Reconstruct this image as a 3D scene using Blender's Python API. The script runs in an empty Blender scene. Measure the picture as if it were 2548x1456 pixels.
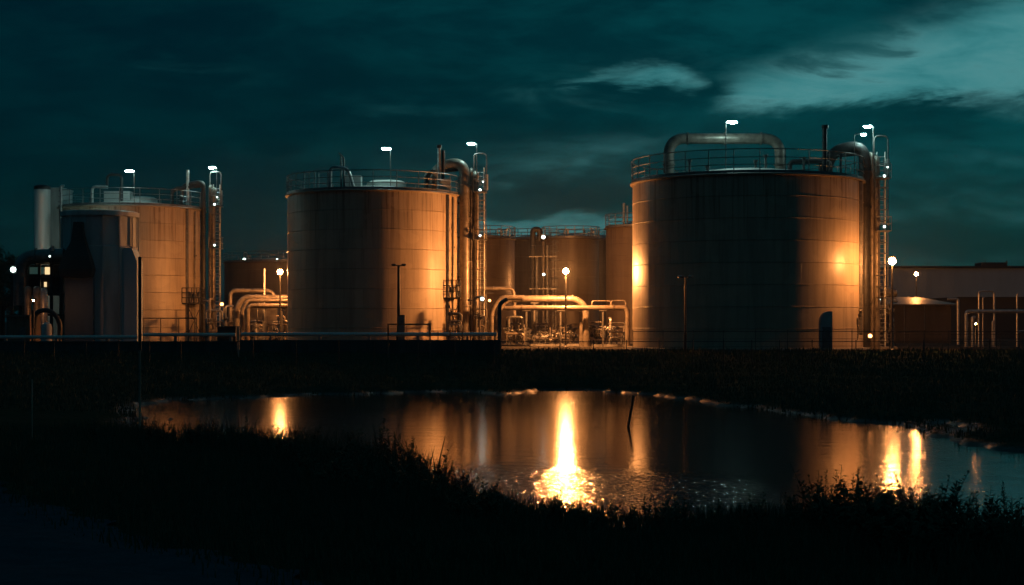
import bpy, math, random
import numpy as np
from mathutils import Vector, noise as mnoise
R = math.radians
sc = bpy.context.scene
COL = sc.collection
EYE = 1.9; F = 3917.0; CX = 1274.0; HY = 800.0; WATER = -2.0

def P(px, py, Y):                       # direction in the photo at a chosen real distance -> world point
    return Vector(((px-CX)/F*Y, Y, EYE+(HY-py)/F*Y))

# ------------------------------------------------------------------ materials
def new_mat(name):
    m = bpy.data.materials.new(name); m.use_nodes = True
    nt = m.node_tree; b = nt.nodes['Principled BSDF']
    return m, nt, b
def N(nt, t, **kw):
    n = nt.nodes.new(t)
    for k, v in kw.items():
        if k.startswith('in_'): n.inputs[k[3:].replace('_', ' ')].default_value = v
        else: setattr(n, k, v)
    return n
def mixc(nt, fac, a, b, blend='MIX'):
    n = nt.nodes.new('ShaderNodeMix'); n.data_type = 'RGBA'; n.blend_type = blend
    for s, v in ((n.inputs[0], fac), (n.inputs[6], a), (n.inputs[7], b)):
        if hasattr(v, 'is_output'): nt.links.new(v, s)
        elif isinstance(v, (int, float)): s.default_value = v
        else: s.default_value = (*v[:3], 1)
    return n.outputs[2]
def mth(nt, op, a, b=None, c=None, clamp=False):
    n = nt.nodes.new('ShaderNodeMath'); n.operation = op; n.use_clamp = clamp
    for i, v in enumerate((a, b, c)):
        if v is None: continue
        if hasattr(v, 'is_output'): nt.links.new(v, n.inputs[i])
        else: n.inputs[i].default_value = v
    return n.outputs[0]
def sstep(nt, v, a, b):
    n = nt.nodes.new('ShaderNodeMapRange'); n.interpolation_type = 'SMOOTHSTEP'
    nt.links.new(v, n.inputs[0]); n.inputs[1].default_value = a; n.inputs[2].default_value = b
    return n.outputs[0]
def tex_noise(nt, vec, scale, detail=4, rough=.55, dist=0):
    n = N(nt, 'ShaderNodeTexNoise'); n.inputs['Scale'].default_value = scale
    n.inputs['Detail'].default_value = detail; n.inputs['Roughness'].default_value = rough
    n.inputs['Distortion'].default_value = dist
    nt.links.new(vec, n.inputs['Vector']); return n.outputs['Fac']
def mapping(nt, vec, scale=(1,1,1), rot=(0,0,0), loc=(0,0,0)):
    n = nt.nodes.new('ShaderNodeMapping'); n.inputs['Scale'].default_value = scale
    n.inputs['Rotation'].default_value = rot; n.inputs['Location'].default_value = loc
    nt.links.new(vec, n.inputs['Vector']); return n.outputs[0]
def geo_pos(nt): return nt.nodes.new('ShaderNodeNewGeometry').outputs['Position']

def metal(name, col, rough=.45, metallic=.0, wear=.35, scale=2.0, streak=False, bump=.1):
    m, nt, b = new_mat(name); pos = geo_pos(nt)
    v = mapping(nt, pos, (1,1,.18) if streak else (1,1,1))
    n1 = tex_noise(nt, v, scale, 6, .65)
    f = sstep(nt, n1, .38, .68)
    dark = tuple(c*(1-wear) for c in col)
    rust = (col[0]*.55+.02, col[1]*.42, col[2]*.3)
    c1 = mixc(nt, f, col, dark)
    n2 = sstep(nt, tex_noise(nt, v, scale*3.1, 5, .7), .62, .75)
    c2 = mixc(nt, mth(nt, 'MULTIPLY', n2, wear), c1, rust)
    nt.links.new(c2, b.inputs['Base Color'])
    b.inputs['Metallic'].default_value = metallic
    nt.links.new(mth(nt, 'MULTIPLY_ADD', n1, .3, rough-.15), b.inputs['Roughness'])
    bp = N(nt, 'ShaderNodeBump'); bp.inputs['Strength'].default_value = bump; bp.inputs['Distance'].default_value = .02
    nt.links.new(n2, bp.inputs['Height']); nt.links.new(bp.outputs[0], b.inputs['Normal'])
    return m

def tank_paint(name, col, row=1.43):
    m, nt, b = new_mat(name)
    uv = N(nt, 'ShaderNodeUVMap').outputs[0]
    br = N(nt, 'ShaderNodeTexBrick'); nt.links.new(uv, br.inputs['Vector'])
    br.inputs['Scale'].default_value = 1; br.inputs['Brick Width'].default_value = 3.6
    br.inputs['Row Height'].default_value = row; br.inputs['Mortar Size'].default_value = .014
    br.inputs['Mortar Smooth'].default_value = .3; br.inputs['Bias'].default_value = 0
    br.inputs['Color1'].default_value = (1,1,1,1); br.inputs['Color2'].default_value = (.82,.83,.84,1)
    br.inputs['Mortar'].default_value = (.6,.58,.55,1)
    st = tex_noise(nt, mapping(nt, uv, (1.3,.07,1)), 1.6, 6, .7)
    st2 = tex_noise(nt, mapping(nt, uv, (5,.12,1), loc=(3,1,0)), 1.4, 6, .7)
    blot = tex_noise(nt, mapping(nt, uv, (1,1,1)), .45, 5, .6)
    c = mixc(nt, mth(nt, 'MULTIPLY', sstep(nt, st, .42, .7), .62), col, tuple(x*.5 for x in col))
    c = mixc(nt, mth(nt, 'MULTIPLY', sstep(nt, st2, .55, .8), .45), c, (col[0]*.5, col[1]*.4, col[2]*.3))
    c = mixc(nt, mth(nt, 'MULTIPLY', sstep(nt, blot, .4, .7), .2), c, tuple(x*.75 for x in col))
    su = N(nt, 'ShaderNodeSeparateXYZ'); nt.links.new(uv, su.inputs[0])
    run = tex_noise(nt, mapping(nt, uv, (2.2,.05,1), loc=(9,2,0)), 1.7, 5, .75)
    run = mth(nt, 'MULTIPLY', sstep(nt, run, .50, .62), sstep(nt, mth(nt, 'ADD', su.outputs[1], mth(nt, 'MULTIPLY', run, 6)), 9.0, 15.0))
    c = mixc(nt, mth(nt, 'MULTIPLY', run, .8), c, (col[0]*.30, col[1]*.2, col[2]*.12))
    patch = tex_noise(nt, mapping(nt, uv, (.55,.7,1), loc=(2,7,0)), 1.0, 1, .4)
    c = mixc(nt, mth(nt, 'MULTIPLY', sstep(nt, patch, .60, .62), .25), c, tuple(min(1, x*1.25) for x in col))
    c = mixc(nt, 1.0, c, br.outputs['Color'], 'MULTIPLY')
    nt.links.new(c, b.inputs['Base Color'])
    nt.links.new(mth(nt, 'MULTIPLY_ADD', st, .24, .32), b.inputs['Roughness'])
    b.inputs['Specular IOR Level'].default_value = .5
    bp = N(nt, 'ShaderNodeBump'); bp.inputs['Strength'].default_value = .6; bp.inputs['Distance'].default_value = .03
    h = mth(nt, 'ADD', mth(nt, 'MULTIPLY', br.outputs['Fac'], -1), mth(nt, 'MULTIPLY', blot, 1.2))
    nt.links.new(h, bp.inputs['Height']); nt.links.new(bp.outputs[0], b.inputs['Normal'])
    return m

def emis(name, col, s):
    m, nt, b = new_mat(name)
    b.inputs['Base Color'].default_value = (.8,.8,.8,1)
    b.inputs['Emission Color'].default_value = (*col, 1); b.inputs['Emission Strength'].default_value = s
    return m

M = dict(
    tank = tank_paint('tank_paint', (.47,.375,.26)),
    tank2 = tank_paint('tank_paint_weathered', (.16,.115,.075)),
    silo = metal('silo_panel', (.50,.52,.49), .5, 0, .4, .9, True),
    white = metal('white_paint', (.72,.74,.70), .4, 0, .2, .8, True),
    galv = metal('galvanised', (.46,.46,.44), .38, .6, .35, 3),
    steel = metal('dull_steel', (.20,.20,.19), .42, .6, .4, 3),
    dark = metal('dark_steel', (.055,.055,.055), .5, .4, .4, 3),
    clad = metal('pipe_cladding', (.20,.175,.145), .42, .25, .5, 2.4),
    roof = metal('tank_roof', (.42,.44,.42), .45, .1, .3, .8),
    conc = metal('concrete', (.24,.235,.22), .85, 0, .45, 1.4, True, .4),
    brownp = metal('weathered_timber', (.20,.13,.09), .8, 0, .5, 2, True, .4),
    paletimber = metal('sun_bleached_timber', (.42,.33,.25), .8, 0, .5, 2, True, .4),
    bluegrey = metal('blue_grey_panel', (.12,.17,.21), .6, 0, .3, .8, True),
    darkconc = metal('dark_concrete', (.085,.085,.08), .9, 0, .5, 1.4, True, .5),
    wall = metal('warehouse_cladding', (.48,.58,.60), .6, 0, .15, .3, True),
    brownwall = metal('brown_cladding', (.07,.055,.045), .8, 0, .3, .8, True),
    darkwall = metal('dark_cladding', (.05,.045,.04), .7, 0, .3, .5, True),
    roofdark = metal('dark_roof', (.03,.035,.04), .7, 0, .3, .5),
    sodium = emis('sodium_glass', (1,.355,.092), 1.0),
    cool = emis('cool_led', (.62,1,.93), 1.0),
    small = emis('small_cool_led', (.75,1,.92), 9.0),
    warmwin = emis('lit_window', (1,.72,.36), 1.1),
    greenwin = emis('dim_window', (.25,.6,.5), .06),
)
def with_strength(base, s):
    key = (base, s)
    if key not in M:
        m = M[base].copy(); m.node_tree.nodes['Principled BSDF'].inputs['Emission Strength'].default_value = s
        M[key] = m
    return M[key]

# ------------------------------------------------------------------ mesh builder
class MB:
    def __init__(s): s.v = []; s.f = []; s.uv = None
    def add(s, vs, fs):
        o = len(s.v); s.v += [tuple(v) for v in vs]; s.f += [tuple(i+o for i in f) for f in fs]; return s
    def box(s, a, b, rz=0):
        a = Vector(a); b = Vector(b); c = (a+b)/2; h = (b-a)/2
        vs = []
        for dx, dy, dz in ((-1,-1,-1),(1,-1,-1),(1,1,-1),(-1,1,-1),(-1,-1,1),(1,-1,1),(1,1,1),(-1,1,1)):
            x, y = h.x*dx, h.y*dy
            vs.append((c.x+x*math.cos(rz)-y*math.sin(rz), c.y+x*math.sin(rz)+y*math.cos(rz), c.z+h.z*dz))
        return s.add(vs, [(0,3,2,1),(4,5,6,7),(0,1,5,4),(1,2,6,5),(2,3,7,6),(3,0,4,7)])
    def tube(s, pts, r, n=12, closed=False, cap=True):
        pts = [Vector(p) for p in pts]; k = len(pts)
        if isinstance(r, (int, float)): r = [r]*k
        rings = []; up = None
        for i in range(k):
            if closed: d = pts[(i+1) % k]-pts[i-1]
            else: d = pts[min(i+1, k-1)]-pts[max(i-1, 0)]
            d.normalize()
            if up is None:
                up = Vector((0,0,1)) if abs(d.z) < .9 else Vector((0,1,0))
            a = d.cross(up)
            if a.length < 1e-4: a = d.orthogonal()
            a.normalize(); b2 = a.cross(d).normalized(); up = b2
            rings.append([pts[i]+(a*math.cos(t)+b2*math.sin(t))*r[i] for t in (2*math.pi*j/n for j in range(n))])
        vs = [p for ring in rings for p in ring]; fs = []
        for i in range(k if closed else k-1):
            i2 = (i+1) % k
            for j in range(n):
                j2 = (j+1) % n
                fs.append((i*n+j, i*n+j2, i2*n+j2, i2*n+j))
        if cap and not closed:
            fs.append(tuple(reversed(range(n)))); fs.append(tuple((k-1)*n+j for j in range(n)))
        return s.add(vs, fs)
    def cyl(s, a, b, r, n=12, r2=None):
        return s.tube([a, b], [r, r if r2 is None else r2], n)
    def lathe(s, c, prof, n=48, a0=0):
        c = Vector(c); vs = []; fs = []
        for (r, z) in prof:
            for j in range(n):
                t = a0+2*math.pi*j/n
                vs.append((c.x+r*math.cos(t), c.y+r*math.sin(t), c.z+z))
        for i in range(len(prof)-1):
            for j in range(n):
                j2 = (j+1) % n
                fs.append((i*n+j, i*n+j2, (i+1)*n+j2, (i+1)*n+j))
        return s.add(vs, fs)
    def ell(s, c, rx, ry, rz, n=12, m=8):
        c = Vector(c); vs = []; fs = []
        for i in range(m+1):
            ph = math.pi*i/m
            for j in range(n):
                t = 2*math.pi*j/n
                vs.append((c.x+rx*math.sin(ph)*math.cos(t), c.y+ry*math.sin(ph)*math.sin(t), c.z-rz*math.cos(ph)))
        for i in range(m):
            for j in range(n):
                j2 = (j+1) % n; fs.append((i*n+j, i*n+j2, (i+1)*n+j2, (i+1)*n+j))
        return s.add(vs, fs)
    def ring(s, c, r, rt, axis='z', n=16, m=6, a0=0, a1=2*math.pi):
        c = Vector(c); full = abs(a1-a0-2*math.pi) < 1e-6
        pts = []
        for i in range(n if full else n+1):
            t = a0+(a1-a0)*i/n
            u, w = r*math.cos(t), r*math.sin(t)
            pts.append(c+Vector({'z': (u, w, 0), 'y': (u, 0, w), 'x': (0, u, w)}[axis]))
        return s.tube(pts, rt, m, closed=full)
    def build(s, name, mat, parent=None, smooth=True, base=None):
        me = bpy.data.meshes.new(name)
        off = Vector((0,0,0))
        if parent is not None:
            off = ROOTLOC[parent.name]
        elif base is not None: off = Vector(base)
        me.from_pydata([(v[0]-off.x, v[1]-off.y, v[2]-off.z) for v in s.v], [], s.f)
        me.materials.append(M[mat] if not isinstance(mat, bpy.types.Material) else mat)
        if smooth:
            me.polygons.foreach_set('use_smooth', [True]*len(me.polygons))
        if s.uv is not None:
            l = me.uv_layers.new(name='UVMap'); l.data.foreach_set('uv', [c for uv in s.uv for c in uv])
        me.update()
        o = bpy.data.objects.new(name, me); COL.objects.link(o)
        if parent is not None:
            o.parent = parent; ROOTLOC[o.name] = off
        else: o.location = off; ROOTLOC[o.name] = off
        if smooth:
            try: me.set_sharp_from_angle(angle=R(40))
            except Exception: pass
        return o
ROOTLOC = {}
def tag(o, label=None, cat=None, group=None, kind=None):
    for k, v in (('label', label), ('category', cat), ('group', group), ('kind', kind)):
        if v: o[k] = v
    return o
def thing(name, label, cat, base, group=None):
    o = bpy.data.objects.new(name, None); COL.objects.link(o); o.location = base
    o.empty_display_size = .2
    ROOTLOC[o.name] = Vector(base); return tag(o, label, cat, group)
def bend(pts, rad, seg=7):
    """round the corners of a polyline"""
    pts = [Vector(p) for p in pts]; out = [pts[0]]
    for i in range(1, len(pts)-1):
        a, b, c = pts[i-1], pts[i], pts[i+1]
        d1 = (a-b).normalized(); d2 = (c-b).normalized()
        rr = min(rad, (a-b).length*.49, (c-b).length*.49)
        p1 = b+d1*rr; p2 = b+d2*rr
        for k in range(seg+1):
            t = k/seg
            out.append(p1.lerp(b, t).lerp(b.lerp(p2, t), t))
    out.append(pts[-1]); return out

# ------------------------------------------------------------------ terrain
def yw(py): return (EYE-WATER)*F/(py-HY)
def wp(px, py):
    Y = yw(py); return ((px-CX)/F*Y, Y)
FAR = [(330,1005),(420,996),(560,994),(740,984),(900,983),(1000,976),(1160,975),(1260,981),(1330,972),(1480,974),(1560,978),(1640,983),(1720,992),(1800,1008),
       (1900,1020),(2000,1036),(2110,1050),(2200,1056),(2262,1064),(2300,1084),(2380,1096),(2480,1112),(2600,1130),(2800,1160)]
NEAR = [(2850,1500),(2560,1420),(2400,1365),(2250,1345),(2050,1318),(1850,1320),(1650,1330),(1450,1322),(1300,1295),(1180,1262),(1100,1225),(1000,1180),
        (900,1150),(760,1134),(640,1128),(520,1120),(400,1110),(340,1080)]
POND = np.array([wp(*p) for p in FAR+NEAR])
POOL = np.array([wp(*p) for p in [(2285,1060),(2345,1052),(2400,1058),(2470,1076),(2440,1084),(2370,1078)]])
def sdf(x, y, poly):
    x = np.asarray(x, float); y = np.asarray(y, float)
    d = np.full(x.shape, 1e9); ins = np.zeros(x.shape, bool)
    n = len(poly)
    for i in range(n):
        ax, ay = poly[i]; bx, by = poly[(i+1) % n]
        ex, ey = bx-ax, by-ay
        t = np.clip(((x-ax)*ex+(y-ay)*ey)/(ex*ex+ey*ey), 0, 1)
        d = np.minimum(d, np.hypot(x-ax-t*ex, y-ay-t*ey))
        cond = ((ay > y) != (by > y))
        with np.errstate(divide='ignore', invalid='ignore'):
            xi = (bx-ax)*(y-ay)/(by-ay+1e-12)+ax
        ins ^= (cond & (x < xi))
    return np.where(ins, -d, d)
def wob(x, y):
    return (.35*np.sin(.9*x+1.3*np.sin(.31*y))+.25*np.sin(2.3*x+.7*y+1.1)+.20*np.sin(4.1*x-1.9*y+.5)+.16*np.sin(7.3*x+3.1*y)+.5*np.sin(.37*x+2.2*y)*np.sin(1.3*y+.8*x))
def ground(x, y):
    x = np.asarray(x, float); y = np.asarray(y, float)
    sd = np.minimum(sdf(x, y, POND), sdf(x, y, POOL))
    s = sd+wob(x, y)*np.where(y > 45, 1.2, .35)
    far = np.maximum(0, 99-y); near = np.maximum(0, y-2)
    side = np.where(y > 48, far, near)
    side = np.minimum(far, near)
    t = np.clip(s/(np.maximum(s, 1e-3)+side+1e-3), 0, 1)
    top = np.where(y > 60, 0.0, .25)
    lump = .05*np.sin(1.7*x+.6*y)*np.sin(1.1*y-.5*x)*np.clip(s/3, 0, 1)*np.where((y > 99), .2, 1)
    up = WATER+.03+.22*np.clip(s/1.6, 0, 1)+(top-WATER-.25)*(t**1.15)+lump
    down = WATER-.02-np.minimum(.5, -s*.2)
    return np.where(s > 0, np.where(y > 99, np.maximum(up, -.25+.0*y), up), down)
def gz(x, y): return float(ground(np.array([x]), np.array([y]))[0])

def axis(lo, hi, fine_lo, fine_hi, st):
    a = list(np.arange(fine_lo, fine_hi+1e-6, st)); s = st; v = fine_hi
    while v < hi: s *= 1.35; v += s; a.append(min(v, hi))
    s = st; v = fine_lo
    while v > lo: s *= 1.35; v -= s; a.insert(0, max(v, lo))
    return np.array(a)
def ground_mat():
    m, nt, b = new_mat('ground_earth'); pos = geo_pos(nt)
    n1 = tex_noise(nt, pos, .35, 6, .65); n2 = tex_noise(nt, pos, 4, 6, .75)
    grass = mixc(nt, sstep(nt, n1, .35, .65), (.04,.058,.034), (.065,.065,.042))
    grass = mixc(nt, sstep(nt, n2, .4, .75), grass, (.016,.022,.012))
    sep = N(nt, 'ShaderNodeSeparateXYZ'); nt.links.new(pos, sep.inputs[0])
    z = mth(nt, 'ADD', sep.outputs[2], mth(nt, 'MULTIPLY', n2, .12))
    mud = mth(nt, 'SUBTRACT', 1, sstep(nt, z, WATER+.12, WATER+.24))
    yard = sstep(nt, mth(nt, 'ADD', sep.outputs[1], mth(nt, 'MULTIPLY', n1, 3)), 103, 105)
    c = mixc(nt, mud, grass, (.045,.04,.032))
    gravel = mixc(nt, sstep(nt, tex_noise(nt, pos, 9, 4, .8), .4, .6), (.085,.08,.072), (.045,.042,.038))
    c = mixc(nt, yard, c, gravel)
    nt.links.new(c, b.inputs['Base Color'])
    nt.links.new(mth(nt, 'MULTIPLY_ADD', mud, -.5, .95), b.inputs['Roughness'])
    nt.links.new(mth(nt, 'MULTIPLY', mud, .12), b.inputs['Specular IOR Level'])
    bp = N(nt, 'ShaderNodeBump'); bp.inputs['Strength'].default_value = .7; bp.inputs['Distance'].default_value = .12
    nt.links.new(mth(nt, 'MULTIPLY', n2, mth(nt, 'SUBTRACT', 1, mth(nt, 'MULTIPLY', mud, .7))), bp.inputs['Height'])
    nt.links.new(bp.outputs[0], b.inputs['Normal'])
    return m
xs = axis(-3000, 3000, -42, 44, .4); ys = axis(-200, 5000, 8, 102, .4)
gx, gy = np.meshgrid(xs, ys); zz = ground(gx.ravel(), gy.ravel())
me = bpy.data.meshes.new('ground'); nx, ny = len(xs), len(ys)
co = np.stack([gx.ravel(), gy.ravel(), zz], 1)
ii = np.arange(nx*ny).reshape(ny, nx)
q = np.stack([ii[:-1,:-1].ravel(), ii[:-1,1:].ravel(), ii[1:,1:].ravel(), ii[1:,:-1].ravel()], 1)
me.from_pydata(co.tolist(), [], q.tolist()); me.polygons.foreach_set('use_smooth', [True]*len(me.polygons))
me.materials.append(ground_mat())
go = bpy.data.objects.new('ground', me); COL.objects.link(go); tag(go, 'dark rough ground sloping down to the pond', kind='structure')

# water
def water_mat():
    m, nt, b = new_mat('pond_water'); pos = geo_pos(nt)
    b.inputs['Base Color'].default_value = (.004,.010,.011,1)
    b.inputs['IOR'].default_value = 1.33
    sep = N(nt, 'ShaderNodeSeparateXYZ'); nt.links.new(pos, sep.inputs[0])
    big = tex_noise(nt, mapping(nt, pos, (.5,1.0,1)), .16, 3, .5, .4)
    edge = mth(nt, 'ADD', mth(nt, 'MULTIPLY', sep.outputs[0], -.42), 43.2)      # where the breeze starts
    yy = mth(nt, 'ADD', sep.outputs[1], mth(nt, 'MULTIPLY', mth(nt, 'SUBTRACT', big, .5), 5))
    d = mth(nt, 'SUBTRACT', edge, yy)
    ruf = sstep(nt, mth(nt, 'ADD', d, mth(nt, 'MULTIPLY_ADD', tex_noise(nt, mapping(nt, pos, (.5,1.4,1)), 1.1, 4, .6), 4, -2)), -1.2, 3.0)
    left = sstep(nt, sep.outputs[0], -9, -1); right = mth(nt, 'SUBTRACT', 1, sstep(nt, sep.outputs[0], 4.6, 7.0))
    ruf = mth(nt, 'MULTIPLY', ruf, mth(nt, 'MULTIPLY', mth(nt, 'MULTIPLY_ADD', left, .6, .4), mth(nt, 'MULTIPLY_ADD', right, .75, .25)))
    band = sstep(nt, tex_noise(nt, mapping(nt, pos, (.35,1,1), (0,0,.12)), .35, 3, .5, .5), .56, .66)
    far = sstep(nt, sep.outputs[1], 56, 78)
    calm = mth(nt, 'MULTIPLY', mth(nt, 'MULTIPLY', band, far), .25)
    ruf = mth(nt, 'ADD', ruf, calm, clamp=True)
    w1 = tex_noise(nt, mapping(nt, pos, (2.2,1.4,1), (0,0,.1)), 2.6, 3, .6, .8)
    w2 = tex_noise(nt, mapping(nt, pos, (1,1,1)), 1.1, 3, .5, .2)
    h = mth(nt, 'ADD', mth(nt, 'MULTIPLY', w1, mth(nt, 'MULTIPLY_ADD', ruf, .62, .12)), mth(nt, 'MULTIPLY', w2, .3))
    bp = N(nt, 'ShaderNodeBump'); bp.inputs['Strength'].default_value = 1; bp.inputs['Distance'].default_value = .03
    nt.links.new(h, bp.inputs['Height']); nt.links.new(bp.outputs[0], b.inputs['Normal'])
    nt.links.new(mth(nt, 'MULTIPLY_ADD', ruf, -.03, .108), b.inputs['Roughness'])
    return m
mb = MB(); wx = np.linspace(-60, 70, 14); wy = np.linspace(14, 97, 10)
for j in range(9):
    for i in range(13):
        mb.add([(wx[i], wy[j], WATER), (wx[i+1], wy[j], WATER), (wx[i+1], wy[j+1], WATER), (wx[i], wy[j+1], WATER)], [(0,1,2,3)])
tag(mb.build('water', water_mat(), smooth=False), 'dark still pond mirroring the orange lamps', kind='structure')

# path, near the camera
mpath, nt, b = new_mat('asphalt'); pos = geo_pos(nt)
c = mixc(nt, sstep(nt, tex_noise(nt, pos, 2.2, 6, .7), .3, .7), (.045,.058,.075), (.07,.088,.105))
c = mixc(nt, sstep(nt, tex_noise(nt, pos, 40, 3, .7), .5, .7), c, (.02,.025,.03)); nt.links.new(c, b.inputs['Base Color'])
b.inputs['Roughness'].default_value = .95; b.inputs['Specular IOR Level'].default_value = .0
pv = []; pf = []; A0 = Vector((-12.5, 33)); A1 = Vector((3.2, 6)); dirp = (A1-A0).normalized(); nor = Vector((dirp.y, -dirp.x))
na, nb = 160, 20
for i in range(na+1):
    for j in range(nb+1):
        wdt = 2.6+.12*math.sin(i*.5)+.1*math.sin(i*1.3)
        p = A0+dirp*((A1-A0).length*i/na)+nor*(wdt*(2*j/nb-1)+1.6)
        pv.append((p.x, p.y, gz(p.x, p.y)+.045))
for i in range(na):
    for j in range(nb):
        a = i*(nb+1)+j; pf.append((a, a+nb+1, a+nb+2, a+1))
mb = MB(); mb.add(pv, pf); tag(mb.build('path', mpath), 'worn asphalt path crossing the near bank', kind='structure')

# ------------------------------------------------------------------ lamps
def sodium_lamp(px, py, Y, label, power=1.0, pole=True, r=.17):
    p = P(px, py, Y); g = gz(p.x, p.y)
    t = thing('street_lamp', label, 'lamp', (p.x, p.y, g), 'sodium lamps of the plant')
    mb = MB(); mb.tube([(p.x, p.y, g), (p.x, p.y, p.z-.25)], [.09, .055], 10); mb.lathe((p.x, p.y, g), [(.2,0),(.2,.05),(.1,.12)], 12)
    mb.build('pole', 'steel', t)
    h = MB(); h.lathe((p.x, p.y, p.z), [(.001,r+.14),(.16,r+.12),(.22,r+.04),(.20,r+.0),(.001,r+.0)], 14)
    h.build('lamp_head', 'dark', t)
    h = MB(); h.cyl((p.x, p.y, p.z-.28), (p.x, p.y, p.z-r-.0), .07, 8); h.build('lamp_socket', 'dark', t)
    g2 = MB(); g2.ell((p.x, p.y, p.z), r, r, r*.95, 10, 7); g2.build('lamp_glass', with_strength('sodium', SOD*power/(math.pi*r*r)), t)
SOD = 780.0
sodium_lamp(1408, 675, 116, 'bright orange lamp glowing in front of the small tanks between the two large tanks', 1.25, r=.20)
sodium_lamp(697, 677, 124.5, 'orange lamp at the edge of the dark far tank, above the lit pipe bundle', .38, r=.20)
sodium_lamp(2220, 650, 103.2, 'largest glowing orange lamp beside the ladder of the tank with the arched pipe', .19, r=.24)
sodium_lamp(2280, 682, 153, 'small orange lamp on a thin pole before the grey warehouse wall', .10, r=.18)
sodium_lamp(1446, 700, 152, 'orange lamp hidden behind the small tanks, throwing light between them', .15)
sodium_lamp(640, 742, 128, 'low orange lamp shining from within the pipe bundle', .05, r=.1)
sodium_lamp(2186, 728, 113, 'low orange lamp beside the spiral stair of the largest tank', .025, r=.1)

def roof_lamp(px, py, Y, base_py, pole_px, label, s=1.0, wid=.36, bz=None):
    h = P(px, py, Y); b0 = P(pole_px, base_py, Y)
    if bz is not None: b0.z = bz
    t = thing('mast_lamp', label, 'lamp', b0, 'cool white lamps on the tanks')
    mb = MB(); top = Vector((b0.x, b0.y, h.z+.05))
    sg = 1 if h.x > b0.x else -1; top.z = h.z+.03; mb.tube(bend([b0, top, (h.x-sg*wid*.8, h.y, h.z+.05)], .12), .035, 8); mb.build('pole', 'steel', t)
    hd = MB(); hd.ell(h+Vector((0,0,.075)), wid, .17, .05, 16, 8); hd.build('lamp_head', 'galv', t)
    ln = MB(); ln.ell(h, wid, .15, .10, 14, 8); ln.build('lamp_glass', with_strength('cool', LED*s), t)
LED = 150.0

def small_lamp(p, label, s=1.0, r=.1, warm=False):
    p = Vector(p)
    t = thing('bulkhead_lamp', label, 'lamp', p, 'small lights on ladders and pipework')
    mb = MB(); mb.box(p+Vector((-r*.9, .02, -r*1.3)), p+Vector((r*.9, .1, r*1.4))); mb.build('housing', 'steel', t, False)
    g = MB(); g.ell(p+Vector((0,-.03,0)), r, .06, r*.9, 10, 6)
    g.build('lamp_glass', with_strength('sodium', 9*s) if warm else with_strength('small', 6*s), t)

# ------------------------------------------------------------------ tanks
def shell_mesh(c, r, z0, z1, n=96, row=1.43, ridge=.025):
    mb = MB(); mb.uv = []
    prof = [(r, z0)]; z = z0+row
    while z < z1-.3:
        prof += [(r, z-.03), (r+ridge, z-.018), (r+ridge, z+.018), (r, z+.03)]; z += row
    prof += [(r, z1)]
    mb.lathe((c[0], c[1], 0), prof, n)
    for i in range(len(prof)-1):
        for j in range(n):
            u0, u1 = 2*math.pi*r*j/n, 2*math.pi*r*(j+1)/n
            mb.uv += [(u0, prof[i][1]), (u1, prof[i][1]), (u1, prof[i+1][1]), (u0, prof[i+1][1])]
    return mb
def rail_ring(c, r, z, h, npost, rad=.035, levels=(1, .66, .36)):
    mb = MB()
    for k in range(npost):
        t = 2*math.pi*(k+.3)/npost; x, y = c[0]+r*math.cos(t), c[1]+r*math.sin(t)
        mb.cyl((x, y, z), (x, y, z+h), rad, 6)
    for l in levels:
        mb.ring((c[0], c[1], z+h*l), r, rad*(1 if l == 1 else .75), 'z', 72, 5)
    mb.lathe((c[0], c[1], z), [(r-.01, .02), (r-.01, .2), (r+.01, .2), (r+.01, .02)], 72)
    return mb
def tank(c, r, h, label, mat='tank', rail=1.5, npost=26, dome=1.2, group=None, detail=True, name='storage_tank', row=1.43):
    t = thing(name, label, 'tank', (c[0], c[1], 0), group)
    shell_mesh(c, r, 0, h-.12, row=row).build('shell', mat, t)
    mb = MB(); mb.lathe((c[0], c[1], 0), [(r-.01,h-.125),(r+.16,h-.12),(r+.18,h-.09),(r+.18,h-.02),(r+.16,h),(r-.3,h)], 96); mb.build('rim', mat, t)
    mb = MB(); pr = [(r-.3, h-.003)]
    for k in range(1, 9):
        a = k/8; pr.append(((r-.3)*(1-a)+.01, h+dome*(1-(1-a)**1.7)))
    mb.lathe((c[0], c[1], 0), pr, 72)
    mb.build('roof', 'roof', t)
    if rail: rail_ring(c, r+.06, h, rail, npost).build('guard_rail', 'steel', t)
    mb = MB(); mb.lathe((c[0], c[1], 0), [(r+.5,0),(r+.5,.12),(r+.02,.14)], 72); mb.build('foundation', 'conc', t)
    return t
TR = dict(c=(16.25,109.0), r=7.88, h=11.45); TM = dict(c=(-10.55,120.2), r=6.53, h=11.45); TL = dict(c=(-32.6,135.0), r=6.15, h=11.45)
tR = tank(TR['c'], TR['r'], TR['h'], 'largest steel tank, dark front and orange sides, thick arched pipe over its roof', rail=1.55, npost=30, dome=1.0, group='main storage tanks')
tM = tank(TM['c'], TM['r'], TM['h'], 'steel tank glowing orange on one half, behind a dark twin-headed lamp post', rail=1.4, npost=24, dome=.75, group='main storage tanks')
tL = tank(TL['c'], TL['r'], TL['h'], 'orange lit steel tank partly hidden by the many-sided grey silo', rail=1.4, npost=24, dome=.75, group='main storage tanks')

def pipe_part(t, pts, r, name='pipe', mat='clad', br=None, n=16, flanges=(), fl_mat=None):
    mb = MB(); mb.tube(bend(pts, br if br else r*2.6, 8), r, n)
    o = mb.build(name, mat, t)
    for (p, ax) in flanges:
        f = MB(); p = Vector(p); d = Vector(ax)*.05
        f.cyl(p-d, p+d, r*1.22, n); f.build('flange', fl_mat or mat, t)
    return o
def flange_at(a, b, ts):
    a = Vector(a); b = Vector(b); d = (b-a).normalized()
    return [(a.lerp(b, t), tuple(d)) for t in ts]

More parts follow.
